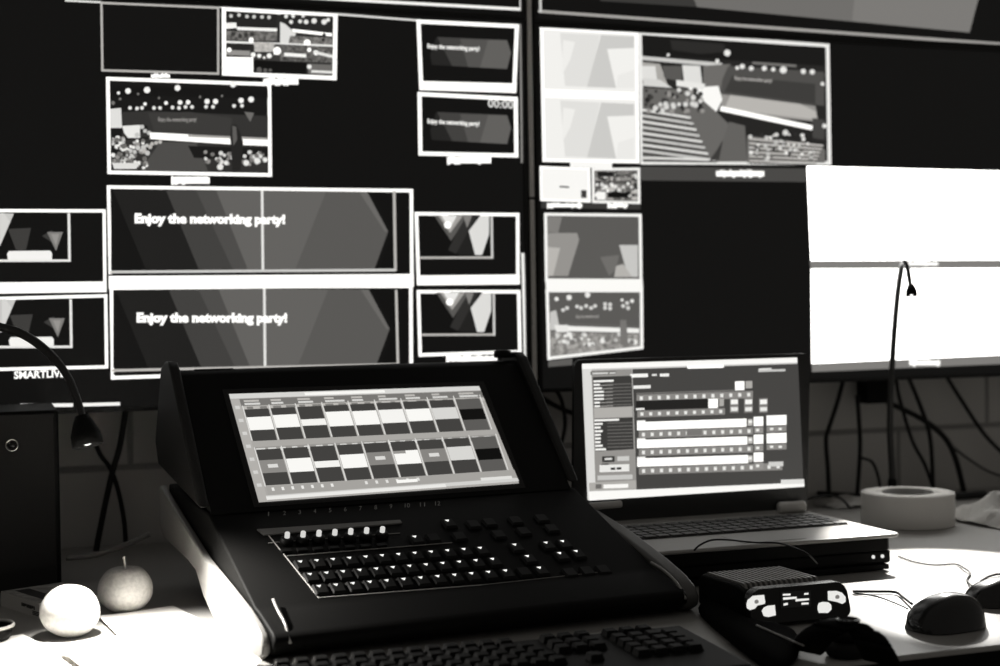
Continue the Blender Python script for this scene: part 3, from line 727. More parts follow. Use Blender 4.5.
# ================================================================== LAPTOP on a flat black docking box
def keyboard_rows(rows, cols, x0, y0, px, py, seed=0):
    return [(x0+c*px, y0+r*py) for r in range(rows) for c in range(cols)]
lz = 0.800
lap = thing('laptop', (0.943, 1.855, 0.778), 'open silver laptop showing a switcher control program on its bright screen', 'laptop')
LX0, LX1 = -0.184, 0.183; LD = -0.232
m = MB(); outl = [(LX0+.008, LD), (LX1-.008, LD), (LX1, LD+.008), (LX1, 0.004), (LX0, 0.004), (LX0, LD+.008)]
m.slab(outl, 0.0165, 0.022); base = m.build('base', mat('laptop_silver', 0.38, 0.38, spec=0.4, bump=(900, .1)), lap, bevel=0.003, seg=3)
m = MB(); m.slab([(x*0.94, y*0.96-.003) for x, y in outl], 0.0, 0.0162); m.build('underside', BLACK, lap, bevel=.001)
kb = MB().box((LX0+.020, -0.140, 0.0222), (LX1-.022, -0.030, 0.0228)).build('keyboard', SOFT, lap)
kmesh = MB().box((-.0078,-.0078,0),(.0078,.0078,.0022)).mesh('key_cap', mat('laptop_key_dark', 0.05, 0.5))
for r in range(5):
    for c in range(17):
        o = bpy.data.objects.new('key', kmesh); COL.objects.link(o); o.parent = kb; o.location = (LX0+.030+c*.0192, -.128+r*.0215, .0228)
MB().box((-.045, LD+.012, .0222), (.045, LD+.072, .0226)).build('touchpad', mat('touchpad_grey', 0.30, 0.3), lap)
# lid
lt = math.radians(86.4)
def lidM(): return Matrix.Translation((0, 0.004, 0.030)) @ Matrix.Rotation(lt-math.pi/2, 4, 'X').inverted()
LM = Matrix.Translation(lap.location) @ lidM()
lidn = (LM.to_3x3() @ Vector((0, -1, 0))).normalized()
m = MB(); pts = []
W0, W1, H0, H1, rr = LX0-.004, LX1+.000, -0.004, 0.224, .010
for cx, cy, a0 in ((W1-rr, H1-rr, 0), (W0+rr, H1-rr, 90)):
    for k in range(6): a = math.radians(a0+k*18); pts.append((cx+rr*math.cos(a), cy+rr*math.sin(a)))
pts += [(W0, H0), (W1, H0)]
n = len(pts); M2 = lidM()
m.add([M2 @ Vector((x, 0.000, z)) for x, z in pts]+[M2 @ Vector((x, 0.008, z)) for x, z in pts], [tuple(range(n)), tuple(range(2*n-1,n-1,-1))]+[(i,(i+1)%n,(i+1)%n+n,i+n) for i in range(n)])
m.build('lid', GLOSS if False else mat('lid_black', 0.010, 0.45), lap)
LP0 = LM @ Vector((0, -0.0006, 0.1))
LG = [(582,364),(797,357.5),(802.7,486.3),(587.7,500)]
Wm = Matrix.Translation(lap.location)
def lapq(px, py, off=0): return Wm.inverted() @ (at_plane(px, py, LP0, lidn)+lidn*off)
q4 = [lapq(*c) for c in LG]; nn = lidn
m = MB(); m.add(q4+[v-nn*.0006 for v in q4], [(0,1,2,3),(7,6,5,4),(0,4,5,1),(1,5,6,2),(2,6,7,3),(3,7,4,0)]); ls = m.build('screen', glow(205), lap)
p = Pic(LP0, lidn, Wm, step=0.00003)
def L(zx, zy): return (560+zx*.3302, 340+zy*.3302)
def lq(a, b, c, d, lv, bump=True): p.poly([L(*a), L(*b), L(*c), L(*d)], lv, bump)
def bar(x0, y0, x1, y1, lv, sl=-.033, bump=True): p.poly([L(x0,y0), L(x1,y0+(x1-x0)*sl), L(x1,y1+(x1-x0)*sl), L(x0,y1)], lv, bump)
lq((67,72),(718,53),(719,68),(67,88), 253); lq((68,88),(98,87),(116,484),(84,485), 222)
lq((95,92),(218,88),(232,452),(108,456), 150)
lq((219,88),(721,72),(737,432),(232,454), 70)
lq((385,78),(495,75),(496,84),(386,87), 255)
lq((92,96),(170,93),(170,103),(92,106), 120); bar(98,99,145,104, 215); bar(150,98,168,102, 215)
bar(212,103,266,114, 250); bar(278,103,293,109, 230); bar(302,102,330,111, 245); bar(600,90,682,97, 200, -.03); bar(602,86,640,90, 235)
bar(222,138,274,148, 240)
lq((99,112),(216,108),(220,200),(102,205), 62)
for k in range(8): bar(101,126+k*10.5,160,129+k*10.5, 150); 
for k in range(8): bar(101+k*.4, 122+k*10.8, random.choice((120,126,132))+ (36 if k == 0 else 0), 128+k*10.8, 245)
for k in range(7): bar(140, 133+k*10.4, 216, 136+k*10.4, 105)
lq((102,206),(217,202),(218,232),(103,236), 178)
lq((103,238),(219,234),(222,330),(107,337), 60)
for k in range(9): bar(103+k*.4, 240+k*11, random.choice((122,128,138,150))+(28 if k == 0 else 0), 246.5+k*11, 245)
for k in range(8): bar(142, 250+k*10.4, 219, 253+k*10.4, 105)
lq((108,340),(222,335),(226,425),(112,430), 150); bar(126,352,164,370, 60); bar(134,357,156,363, 225); bar(172,352,208,366, 205)
bar(118,378,208,400, 235); bar(152,386,166,393, 50); bar(170,385,184,392, 50); bar(112,410,218,424, 200); bar(124,374,146,378, 60)
lq((86,432),(228,424),(229,449),(88,457), 175); bar(130,437,205,449, 252); bar(106,436,124,450, 110)
# source buses
def bus(x0, y0, x1, h, lv, n_, white=False):
    bar(x0, y0, x1, y0+h, lv)
def numrow(x0, y0, x1, h, n_):
    bar(x0, y0, x1, y0+h, 138); w_ = (x1-x0)/n_
    p.k += 1
    for i in range(n_):
        xx = x0+i*w_+w_*.35; yy = y0-(xx-x0)*.033+h*.25
        p.poly([L(xx,yy),L(xx+w_*.35,yy-.3),L(xx+w_*.35,yy+h*.5),L(xx,yy+h*.5)], 235, False)
bar(230,160,526,163, 120); numrow(230,165,582,22,13); bar(528,125,556,152, 255); bar(560,124,580,146, 175)
bar(228,184,446,212, 36); bar(228,206,254,212, 240); bar(447,178,476,206, 255); bar(480,178,494,200, 175); numrow(232,214,497,20,10)
for x in (512, 555, 600):
    bar(x,176,x+26,220, 130); bar(x+3,180,x+24,194, 250); bar(x+3,203,x+24,215, 235)
for (y, xe) in ((243,562),(297,564),(353,566)):
    bar(231, y, 256, y+5, 250); bar(231, y+5, xe, y+30, 255); bar(566,y-4,580,y+16, 190); bar(568,y,578,y+8, 245)
    numrow(236,y+32,582+(0 if y < 350 else 88),22, 13 if y < 350 else 16)
for y in (232, 286, 340): bar(583,y,612,y+28, 255); bar(585,y+31,612,y+50, 150); bar(590,y+36,600,y+44, 240)
for y in (228, 282): bar(622,y,682,y+30, 255); bar(622,y+33,682,y+50, 140); bar(632,y+37,642,y+44, 240); bar(658,y+37,668,y+44, 240)
bar(628,368,672,382, 210); bar(380,272,425,288, 120)
lq((84,458),(736,430),(736,443),(85,485), 253); bar(665,422,735,436, 225)
p.build('program_window', ls, 'switcher control program with rows of source buttons')
for x in ((LX1-.052, LX1-.010),):
    m = MB(); m.lathe([(0.0075,x[0]),(0.0085,x[0]+.003),(0.0085,x[1]-.003),(0.0075,x[1])], 20, M=Matrix.Rotation(math.pi/2, 4, 'Y')); o = m.build('hinge', mat('hinge_silver', 0.55, 0.35), lap); o.location = (0, -0.004, 0.0305)
# box under the laptop
dock = thing('docking_box', (0.940, 1.745, 0.75), 'flat black box with two tiny lights lying under the silver laptop', 'box')
MB().box((-.176, -.108, 0.009), (.178, .100, 0.027)).build('case', BLACK, dock, bevel=.004, seg=3)
MB().box((-.170, -.112, 0.002), (.172, .096, 0.0088)).build('base_plate', BLACK, dock, bevel=.001)
for x in (-.15, .15):
    for y in (-.08, .08): o = MB().lathe([(.008,0),(.008,.0018)], 12).build('foot', SOFT, dock); o.location = (x, y, 0)
for x in (.150, .164): o = MB().lathe([(.0024,0),(.0024,.0012),(.0015,.0018)], 10, M=Matrix.Rotation(math.pi/2, 4, 'X')).build('indicator_light', glow(235), dock); o.location = (x, -.108, .019)

# ================================================================== FRONT KEYBOARD
kbd = thing('computer_keyboard', (0.452, 1.29, 0.75), 'dark computer keyboard lying in front of the console at the desk edge', 'keyboard')
MB().prism([(-.078, .001), (-.080, .010), (-.074, .013), (.074, .019), (.079, .016), (.079, .001)], -.222, .222).build('case', mat('keyboard_case_dark', 0.008, 0.5, spec=.07), kbd, bevel=.003, seg=3)
kc = MB(); s = .0076
kc.add([(-s,-s,0),(s,-s,0),(s,s,0),(-s,s,0),(-s*.75,-s*.7,.006),(s*.75,-s*.7,.006),(s*.75,s*.8,.0065),(-s*.75,s*.8,.0065)], [(0,3,2,1),(4,5,6,7),(0,1,5,4),(1,2,6,5),(2,3,7,6),(3,0,4,7)])
kc = kc.mesh('keyboard_key', mat('keyboard_key_dark', 0.007, 0.5, spec=.06))
def kkey(x, y):
    o = bpy.data.objects.new('key', kc); COL.objects.link(o); o.parent = kbd; o.location = (x, y, .0132+(y+.074)/.148*.006)
rows_y = [.062, .040, .022, .004, -.014]
for r, y in enumerate(rows_y):
    for c in range(14 if r else 13): kkey(-.208+c*.0185+(.004*r if r else .008), y)
    for c in range(3): (kkey(.068+c*.0185, y) if r < 3 else None)
    for c in range(4): kkey(.140+c*.0185-.004, y) if not(r == 0 and c == 3) else None
kkey(.0865, -.014)

# ================================================================== BELTPACK
bp = thing('intercom_station', (0.835, 1.400, 0.75), 'small black intercom station with ribbed top and glowing white keys', 'intercom', 0.02)
# rounded front face, leaning back; body runs back from it
m = MB(); pts = []
FW, FH, FR = .0635, .0405, .012
for cx, cz, a0, r_ in ((FW-FR, FH-FR, 0, FR), (-FW+FR*1.6, FH-FR*1.4, 90, FR*1.4), (-FW+.008, .012, 180, .008), (FW-.010, .013, 270, .010)):
    for k in range(6): a = math.radians(a0+k*18); pts.append((cx+r_*math.cos(a), cz+r_*math.sin(a)))
n = len(pts)
def FP(x, z, d): return Vector((x, -.012 + z*.35 + d, z+.001))
m.add([FP(x,z,0) for x,z in pts]+[FP(x,z,.016) for x,z in pts], [tuple(range(n)), tuple(range(2*n-1,n-1,-1))]+[(i,(i+1)%n,(i+1)%n+n,i+n) for i in range(n)])
m.build('front_panel', GLOSS, bp, bevel=.0015)
MB().prism([(.006, .002), (.020, .037), (.040, .041), (.120, .040), (.130, .032), (.130, .002)], -.055, .050).build('body', BLACK, bp, bevel=.004, seg=3)
for i in range(15):
    x = -.051+i*.0066
    MB().prism([(.024, .0370), (.030, .0435), (.112, .0425), (.118, .0385)], x, x+.0030).build('rib', DARKSILVER, bp)
WKEY = glow(235, 1.0, 'glowing_white_key')
def ipoly(pts_px, m_, nm, par=bp, off=-.0016):
    Wb = Matrix.Translation(bp.location) @ Matrix.Rotation(bp.rotation_euler.z, 4, 'Z')
    nL = Vector((0, -1, .35)).normalized(); nW = Wb.to_3x3() @ nL; P0 = Wb @ (FP(0, .03, 0) + nL*.0006)
    vs = [Wb.inverted() @ at_plane(x, y, P0, nW) for x, y in pts_px]
    m = MB(); k = len(vs); m.add([v+nL*.0008 for v in vs]+[v-nL*.001 for v in vs], [tuple(range(k)), tuple(range(2*k-1,k-1,-1))]+[(i,(i+1)%k,(i+1)%k+k,i+k) for i in range(k)])
    return m.build(nm, m_, par)
def zb(*pts_): return [(700+x*.16, 560+y*.16) for x, y in pts_]
ipoly(zb((293,275),(300,250),(330,225),(398,218),(406,262),(402,275),(360,283),(340,305),(315,312),(296,300)), WKEY, 'key')
ipoly(zb((388,318),(398,298),(420,287),(465,282),(473,345),(430,356),(400,350)), WKEY, 'key')
ipoly(zb((737,285),(745,268),(765,262),(800,265),(818,280),(820,310),(800,330),(745,330),(737,310)), WKEY, 'key')
ipoly(zb((800,195),(850,193),(885,205),(908,232),(908,262),(890,274),(860,262),(802,250)), WKEY, 'key')
ds = ipoly(zb((505,200),(690,190),(692,290),(507,300)), glow(16), 'status_display')
for r_ in (((515,213),(562,211),(562,222),(515,224)), ((517,235),(600,230),(600,243),(517,250)), ((595,245),(678,240),(678,252),(595,260)), ((648,208),(674,206),(674,217),(648,219)), ((520,272),(545,268),(545,282),(520,286)), ((632,268),(675,266),(675,278),(632,280))):
    o = ipoly(zb(*r_), glow(240), 'status_bar', ds); o.location = (0, -.0006, .0002)
for c_ in ((350,262),(855,232)):
    o = ipoly(zb(*[(c_[0]+13*math.cos(a), c_[1]+13*math.sin(a)) for a in [k*.785 for k in range(8)]]), glow(120), 'key_symbol'); o.location = (0, -.0008, .0003)
# black headset lying in front
hs = thing('headset', at_z(838, 664, 0.75), 'black headset lying in front of the intercom station at the desk edge', 'headset')
def H(px, py, z): return at_z(px, py, 0.75+z) - hs.location
m = MB(); 
band = [H(806,650,.006), H(814,639,.022), H(828,629,.036), H(848,625,.042), H(864,632,.038), H(874,646,.026), H(882,662,.010)]
P = []; 
for i in range(len(band)-1):
    p0 = band[max(i-1,0)]; p1 = band[i]; p2 = band[i+1]; p3 = band[min(i+2,len(band)-1)]
    for k in range(5):
        t = k/5; P.append(0.5*((2*p1)+(p2-p0)*t+(2*p0-5*p1+4*p2-p3)*t*t+(3*p1-p0-3*p2+p3)*t**3))
P.append(band[-1]); vs = []
for i, q in enumerate(P):
    t = (P[min(i+1,len(P)-1)]-P[max(i-1,0)]).normalized(); dep = Vector((-.33,.94,0)); up_ = dep.cross(t).normalized()
    if up_.z < 0 and abs(up_.z) > .2: up_ = -up_
    for a, b_ in ((-.020,-.003),(.020,-.003),(.022,.001),(.017,.0045),(-.017,.0045),(-.022,.001)): vs.append(q+dep*a+up_*b_)
fs = []
for i in range(len(P)-1):
    for k in range(6): fs.append((i*6+k, i*6+(k+1)%6, (i+1)*6+(k+1)%6, (i+1)*6+k))
fs += [tuple(range(5,-1,-1)), tuple((len(P)-1)*6+k for k in range(6))]
m.add(vs, fs, 0, True); m.build('headband', mat('headset_black', .004, .6, spec=.08), hs)
o = MB().lathe([(.011,0),(.012,.0025),(.010,.0035),(.009,.001),(.002,.0008)], 24).build('swivel', GLOSS, hs); o.location = band[3]+Vector((0,0,.003))
o = MB().lathe([(.017,0.000),(.021,.005),(.020,.011),(.014,.015),(.008,.014)], 28).build('ear_cushion', SOFT, hs); o.location = H(846,656,.0)
o = MB().lathe([(.013,0),(.015,.004),(.012,.009),(.005,.011)], 24).build('ear_shell', BLACK, hs); o.location = H(846,656,.0)+Vector((0,0,.0155))
# zipped pouch, widened to paint shade on the desk between keyboard and intercom station
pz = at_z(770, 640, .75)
pch = thing('pouch', pz, 'flat black zipped pouch widened to stand for desk shade between the front keyboard and the intercom station', 'pouch')
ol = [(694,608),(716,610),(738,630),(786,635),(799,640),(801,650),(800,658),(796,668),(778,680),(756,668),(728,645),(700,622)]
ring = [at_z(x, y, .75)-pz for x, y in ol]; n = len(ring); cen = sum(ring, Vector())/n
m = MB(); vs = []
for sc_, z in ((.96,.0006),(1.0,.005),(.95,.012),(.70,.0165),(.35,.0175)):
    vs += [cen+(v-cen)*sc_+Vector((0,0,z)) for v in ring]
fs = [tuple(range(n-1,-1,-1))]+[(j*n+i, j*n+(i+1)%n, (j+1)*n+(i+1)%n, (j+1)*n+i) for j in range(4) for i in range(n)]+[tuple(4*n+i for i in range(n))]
m.add(vs, fs, 0, True); m.build('pouch_and_shade_body', mat('black_cloth_desk_shade', .003, .95, spec=.02), pch, subsurf=2)
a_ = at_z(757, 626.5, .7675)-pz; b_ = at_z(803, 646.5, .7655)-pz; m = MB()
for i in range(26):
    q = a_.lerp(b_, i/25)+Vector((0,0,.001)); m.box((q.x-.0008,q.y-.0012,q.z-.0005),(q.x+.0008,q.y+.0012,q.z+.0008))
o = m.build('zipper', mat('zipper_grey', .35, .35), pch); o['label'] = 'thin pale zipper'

# ================================================================== MICE
def mouse(name, c, rz, L_, W_, H_, label):
    t = thing(name, c, label, 'mouse', rz)
    def shell(z0, z1f, inset=0.0, u0=-1, u1=1):
        m = MB(); vs = []; NU, NV = 20, 12
        for i in range(NU+1):
            u = -math.cos(math.pi*i/NU)
            prof_w = (1-abs(u)**3.2)**(1/2.4)
            hh = H_*(0.62+0.38*math.cos((u-0.18)*1.5))*(1-abs(u)**6)**.5
            for j in range(NV+1):
                v = -1+2*j/NV; ww = W_/2*prof_w*(1-.10*u)
                z = z0+hh*(1-abs(v)**3.2)**.5 if hh > 0 else z0
                vs.append((u*L_/2, v*ww, z))
        fs = [(i*(NV+1)+j, i*(NV+1)+j+1, (i+1)*(NV+1)+j+1, (i+1)*(NV+1)+j) for i in range(NU) for j in range(NV)]
        m.add(vs, fs, 0, True)
        # flat underside
        nb = len(vs); m.add([(v[0], v[1], .0008) for v in vs], [tuple(reversed(f)) for f in fs], 0, False)
        return m
    shell(.0012, None).build('shell', mat('mouse_black', 0.010, 0.20, spec=.5), t)
    o = MB().lathe([(.0052,-.0025),(.0060,0),(.0052,.0025)], 20, M=Matrix.Rotation(math.pi/2, 4, 'X')).build('scroll_wheel', SOFT, t); o.location = (-L_*.27, 0, H_*.54-.0042)
    return t
c = at_z(949, 634, .75)+Vector((0.0, 0.026, 0)); c = Vector((c.x+.016, c.y, .75)); mouse('computer_mouse', c, math.radians(4), .090, .060, .036, 'large glossy black mouse near the front edge of the desk')
c2 = at_z(1014, 607, .75)+Vector((0.0, 0.02, 0)); mouse('computer_mouse', c2, math.radians(-14), .088, .055, .030, 'black mouse cut off by the right edge, behind the larger one')
def cable(label, pts, r, m_=CABLE, name='cable', cat='cable', seg=6, z=None):
    o = MB().tube(pts, r, seg).build(name, m_); return tag(o, label, cat)
cable('thick mouse lead running from the intercom station to the large mouse', [at_z(853,591.5,.753), at_z(875,591.5,.753), at_z(895,592,.753), at_z(903,597,.753), at_z(912,604,.755)], .0017)
cable('thin mouse wire curving across the bright desk below the thicker lead', [at_z(854,593,.752), at_z(875,596,.752), at_z(895,603,.752), at_z(908,609,.753)], .0010)
cable('thin wire wandering from the black box under the laptop to the far mouse', [at_z(898,556,.752), at_z(915,562,.752), at_z(935,565,.752), at_z(955,564,.752), at_z(964,568,.754), at_z(970,573,.753), at_z(967,580,.752), at_z(972,586,.756)], .0011)
cable('black lead looping behind the far mouse at the right edge', [at_z(981,581,.753), at_z(990,576,.756), at_z(1002,574,.758), at_z(1020,577,.754)], .0014)
cable('thin black lead arched over the laptop palm rest', [at_z(694,552.5,.801)+Vector((0,-.001,.003)), at_z(700,545,.812), at_z(712,540,.817), at_z(730,540,.814), at_z(755,542.5,.8035), at_z(778,543,.8035), at_z(795,548,.8035), at_z(806,554,.798)-Vector((0,.006,0)), at_z(812,562,.780)-Vector((0,.012,0))], .0012)

# ================================================================== TAPE ROLL
tc_ = at_z(908, 524, .75); tc_ = Vector((tc_.x, tc_.y, .75)); 
tape = thing('tape_roll', tc_, 'pale wide gaffer tape roll standing flat beside the laptop', 'tape')
MB().lathe([(.0395,0.0006),(.072,.0006),(.0726,.002),(.0726,.050),(.072,.0515),(.0395,.0515)], 64, closed=True).build('tape_winding', mat('pale_cloth_tape', 0.90, 0.65, bump=(600, .4)), tape)
MB().lathe([(.0372,0.0),(.0393,0.0),(.0393,.053),(.0372,.053)], 48, closed=True).build('core', mat('cardboard', 0.30, 0.8), tape)

# ================================================================== APPLES
def apple(c, R, label, seed, lean=(0, 0), stem=True):
    t = thing('apple', c, label, 'apple', seed*1.1, group=None)
    m = MB(); prof_ = []; N = 22
    vs = []; SEG = 32
    for i in range(N+1):
        a = math.pi*i/N
        r = R*math.sin(a)*(1+.06*math.cos(a)); z = R*.90*(1-math.cos(a))
        # dimples
        if a < .45: z += R*.10*(1-a/.45)**1.5
        if a > math.pi-.75: z -= R*.26*((a-(math.pi-.75))/.75)**1.8
        for k in range(SEG):
            th = 2*math.pi*k/SEG; w_ = 1+.018*math.cos(5*th+seed)*math.sin(a)*(1.2-math.cos(a))/2+.012*math.cos(th*2+seed)
            vs.append((r*w_*math.cos(th), r*w_*math.sin(th), z-R*.0))
    zmin = min(v[2] for v in vs); vs = [(x, y, z-zmin) for x, y, z in vs]
    fs = [(i*SEG+k, i*SEG+(k+1)%SEG, (i+1)*SEG+(k+1)%SEG, (i+1)*SEG+k) for i in range(N) for k in range(SEG)]
    m.add(vs, fs, 0, True); o = m.build('flesh', mat('pale_apple_skin', 0.62, 0.38, spec=.45, noise=(220, .12)), t)
    o.rotation_euler = (lean[0], lean[1], 0)
    if stem:
        s_ = MB().tube([(0,0,R*1.55),(R*.02,0,R*1.80),(R*.05,R*.02,R*2.0)], lambda u: .0013+.0006*u, 8).build('stem', mat('apple_stem', 0.45, 0.6), t); s_.rotation_euler = o.rotation_euler
    return t
a1 = at_z(66, 635, .75); a2 = at_z(126, 611, .75)
apple(a1+Vector((0,0,.0022)), .0322, 'pale apple at the front, resting on the desk beside white papers', 1, (0.25, -.1), False)
apple(a2, .0325, 'pale apple with upright stem, standing behind the nearer apple', 2)

# book
b0 = at_z(0, 590, .7685); b1 = at_z(38, 602, .7685); ang = math.atan2(b1.y-b0.y, b1.x-b0.x)
bk = thing('book', (b1.x, b1.y, .75), 'small pale paperback book lying behind the front apple', 'book', ang)
MB().box((-.10, .001, .0015), (.004, .076, .0165)).build('page_block', PAPER, bk)
MB().box((-.101, 0, .0166), (.0055, .078, .0180)).build('cover', mat('book_cover_pale', 0.42, 0.5, noise=(60, .35)), bk)
MB().box((-.101, 0, 0), (.0055, .078, .0014)).build('cover', MATS['book_cover_pale'], bk)
MB().box((-.101, -.0012, 0), (.0055, 0.0009, .0180)).build('spine', mat('book_spine_pale', 0.50, 0.5), bk)
m = MB(); x = -.042
for w_ in (.003,.0015,.002,.004,.003,.003,.002,.003,.004,.0025): m.box((x, -.0018, .0085+(.001 if w_ > .003 else 0)), (x+w_*.8, -.00122, .0125)); x += w_+.0009
for r_ in range(3): m.box((-.012+.0, -.0018, .0025+r_*.0018), (.004+r_*.001, -.00122, .0035+r_*.0018))
m.build('spine_lettering', mat('dark_print', 0.03, 0.6), bk)
MB().box((-.090, .012, .01805), (.010, .030, .0184)).build('cover_print', MATS['dark_print'], bk)

# papers: slightly curled sheets
def sheet(corners, z, label, curl=.003, seed=0, t=.0004):
    rnd = random.Random(seed); NX = NY = 10
    C = [at_z(x, y, z) for x, y in corners]; c0 = (C[0]+C[1]+C[2]+C[3])/4; vs = []
    for j in range(NY+1):
        for i in range(NX+1):
            s_, u = i/NX, j/NY
            P = (C[0].lerp(C[1], s_)).lerp(C[3].lerp(C[2], s_), u)
            h = curl*(math.sin(s_*2.2+seed)*.5+.5)*(s_-.5)**2*3 + curl*.7*(u-.5)**2*2
            vs.append(P-c0+Vector((0,0,h)))
    n_ = len(vs); fs = [(j*(NX+1)+i, j*(NX+1)+i+1, (j+1)*(NX+1)+i+1, (j+1)*(NX+1)+i) for j in range(NY) for i in range(NX)]
    m = MB(); m.add(vs, fs, 0, True); m.add([v-Vector((0,0,t)) for v in vs], [tuple(reversed(f)) for f in fs], 0, True)
    o = m.build('paper_sheet', PAPER); o.location = c0
    return tag(o, label, 'paper')
sheet([(-60,646),(23,636),(112,680),(-10,720)], .7512, 'white paper sheet at the lower left corner, in front of the front apple', .003, 1)
sheet([(98,618),(173,606.5),(246,640),(150,668)], .7520, 'bright white paper sheet behind the others, touching the console side', .003, 2)
sheet([(60,652),(128,634),(262,676),(160,730)], .7560, 'white paper sheet on top of the pile, just right of the front apple', .004, 3)
sheet([(150,660),(236,641),(262,664),(215,700)], .7620, 'folded white paper slip against the front of the console', .006, 4)

# low dark dish with pale rim at the left edge
dz_ = at_z(-15, 642, .75)
dish = thing('dish', dz_, 'dark round dish with a pale rim at the left edge', 'dish')
MB().lathe([(.018,0.0005),(.026,.004),(.030,.016),(.029,.016),(.024,.006),(.002,.003)], 36).build('bowl', BLACK, dish)
MB().lathe([(.0288,.016),(.0310,.016),(.0312,.0185),(.0300,.0195),(.0286,.0185)], 36, closed=True).build('rim', mat('pale_rim', 0.6, 0.4), dish)

# ================================================================== SPEAKER at left
spz = at_z(62, 590, .75)
spk = thing('desktop_speaker', (spz.x-.09, spz.y+.085, .75), 'black box loudspeaker standing at the left edge of the desk', 'speaker')
MB().box((-.09, -.082, .001), (.09, .085, .232)).build('cabinet', BLACK, spk, bevel=.004, seg=3)
MB().box((-.084, -.0865, .004), (.084, -.0825, .228)).build('grille', mat('speaker_cloth', 0.016, 0.9, bump=(1500, .5)), spk, bevel=.0015)
kp_ = at_y(12, 445, spz.y-.002)-spk.location
o = MB().lathe([(.0060,0),(.0082,.0),(.0084,.003),(.0075,.004),(.0060,.003)], 28, M=Matrix.Rotation(math.pi/2, 4, 'X'), closed=True).build('port_ring', mat('chrome_ring', .6, .2, metal=1), spk); o.location = (kp_.x, -.0866, kp_.z)
o = MB().lathe([(.0058,0),(.0050,.0025),(.002,.004)], 20, M=Matrix.Rotation(math.pi/2, 4, 'X')).build('port_knob', GLOSS, spk); o.location = (kp_.x, -.0866, kp_.z)

# ================================================================== GOOSENECK LAMPS
def hood(t, tip, axis, R_, Ln, nm='lamp_hood'):
    M_ = axis.to_track_quat('Z', 'Y').to_matrix().to_4x4()
    o = MB().lathe([(R_*.40,-Ln*.9),(R_*.62,-Ln*.72),(R_*.95,-Ln*.35),(R_*1.0,0),(R_*.92,0),(R_*.86,-Ln*.3),(R_*.50,-Ln*.66),(R_*.3,-Ln*.7)], 28, M=M_, closed=True).build(nm, BLACK, t); o.location = tip
    return o
# left lamp
tipL = at_d(88, 446, 1.57); LB = Vector((-.20, 1.95, .75))
gl = thing('gooseneck_lamp', LB, 'black gooseneck lamp with lit hood hanging over the apples at left', 'lamp')
aimL = at_z(165, 652, .75)
axL = (aimL-tipL).normalized(); axH = (axL*.8+Vector((0,0,-1))*.6).normalized()
neck = [Vector((0,0,.02)), Vector((0,-.005,.14)), Vector((.02,-.03,.28)), at_d(-40, 322, 1.76)-LB, at_d(0, 327, 1.72)-LB, at_d(26, 336, 1.70)-LB, at_d(50, 354, 1.64)-LB, at_d(66, 374, 1.61)-LB, at_d(76, 396, 1.59)-LB, at_d(82, 415, 1.575)-LB, at_d(84, 430, 1.57)-LB]
MB().tube(neck, lambda u: .0052-.0022*max(0,(u-.55))/.45, 10).build('neck', mat('lamp_neck_black', 0.02, 0.35), gl)
MB().lathe([(.035,0),(.035,.008),(.012,.014),(.008,.03)], 28).build('base', BLACK, gl)
hood(gl, tipL-LB, axH, .0168, .038)
o = MB().lathe([(.003,-.006),(.008,-.004),(.0095,.0),(.006,.0035),(.001,.005)], 20, M=axH.to_track_quat('Z','Y').to_matrix().to_4x4()).build('bulb', glow(255, 3.0, 'lit_bulb'), gl); o.location = tipL-LB-axH*.006
sl = spot_light('spot_lamp', tipL-LB+axH*.003, aimL-LB, 20.0, 108, .8, .014); sl.parent = gl
# right lamp
tipR = at_y(911.5, 296, 1.90); RB = at_z(893, 503, .75); RB = Vector((1.472, 2.15, .75))
gr = thing('gooseneck_lamp', RB, 'slim black gooseneck lamp arching in front of the blank white tiles', 'lamp')
aimR = at_z(954, 573, .75)
axR = (aimR-tipR).normalized(); axH2 = (axR*.35+Vector((0,0,-1))*.95).normalized()
MB().tube([Vector((0,0,.010)), at_y(892,470,2.15)-RB, at_y(890,420,2.14)-RB, at_y(893,350,2.09)-RB, at_y(897,300,2.02)-RB, at_y(901,270,1.96)-RB, at_y(904,262,1.93)-RB, at_y(907.5,268,1.91)-RB, at_y(909.5,280,1.90)-RB, at_y(911,291,1.90)-RB], lambda u: .0062-.0034*u, 10).build('neck', MATS['lamp_neck_black'], gr)
MB().lathe([(.022,0),(.022,.006),(.009,.010),(.0075,.045),(.006,.05)], 24).build('base', BLACK, gr)
hood(gr, tipR-RB, axH2, .0090, .021)
o = MB().lathe([(.0015,-.003),(.004,-.002),(.0045,.0),(.001,.003)], 16, M=axH2.to_track_quat('Z','Y').to_matrix().to_4x4()).build('bulb', MATS['lit_bulb'], gr); o.location = tipR-RB-axH2*.003
sr = spot_light('spot_lamp', tipR-RB+axH2*.002, aimR-RB, 38.0, 43, .30, .005); sr.parent = gr

# ================================================================== CABLES, ADAPTER AND PAPERS AT THE WALL
YC = 2.27
def wc(label, pts, r, m_=CABLE):
    return cable(label, [at_y(x, y, YC+(dy if len(q) > 2 else 0)) for q in pts for (x, y, dy) in [(q[0], q[1], q[2] if len(q) > 2 else 0)]], r, m_)
wc('black cable falling from the right display, nearest the laptop', [(844,376),(838,400),(829,428),(826,440),(828,470),(829,495)], .0042)
wc('black cable dropping straight down beneath the power adapter', [(857,395,-.01),(859,420,-.01),(860,450,-.01),(857,497,-.01)], .0040)
wc('black cable looping beside the adapter cable near the desk', [(862,458,-.02),(872,462,-.02),(878,476,-.02),(882,498,-.02)], .0028)
wc('thick black cable sweeping right from the power adapter to the desk', [(888,403,.0),(900,408,.0),(925,421,.0),(945,438,.0),(956,460,.0),(964,492,.0)], .0052)
wc('black cable hanging just right of the slim lamp neck', [(896,378,.015),(900,400,.015),(912,440,.015),(925,465,.015),(934,491,.015)], .0034)
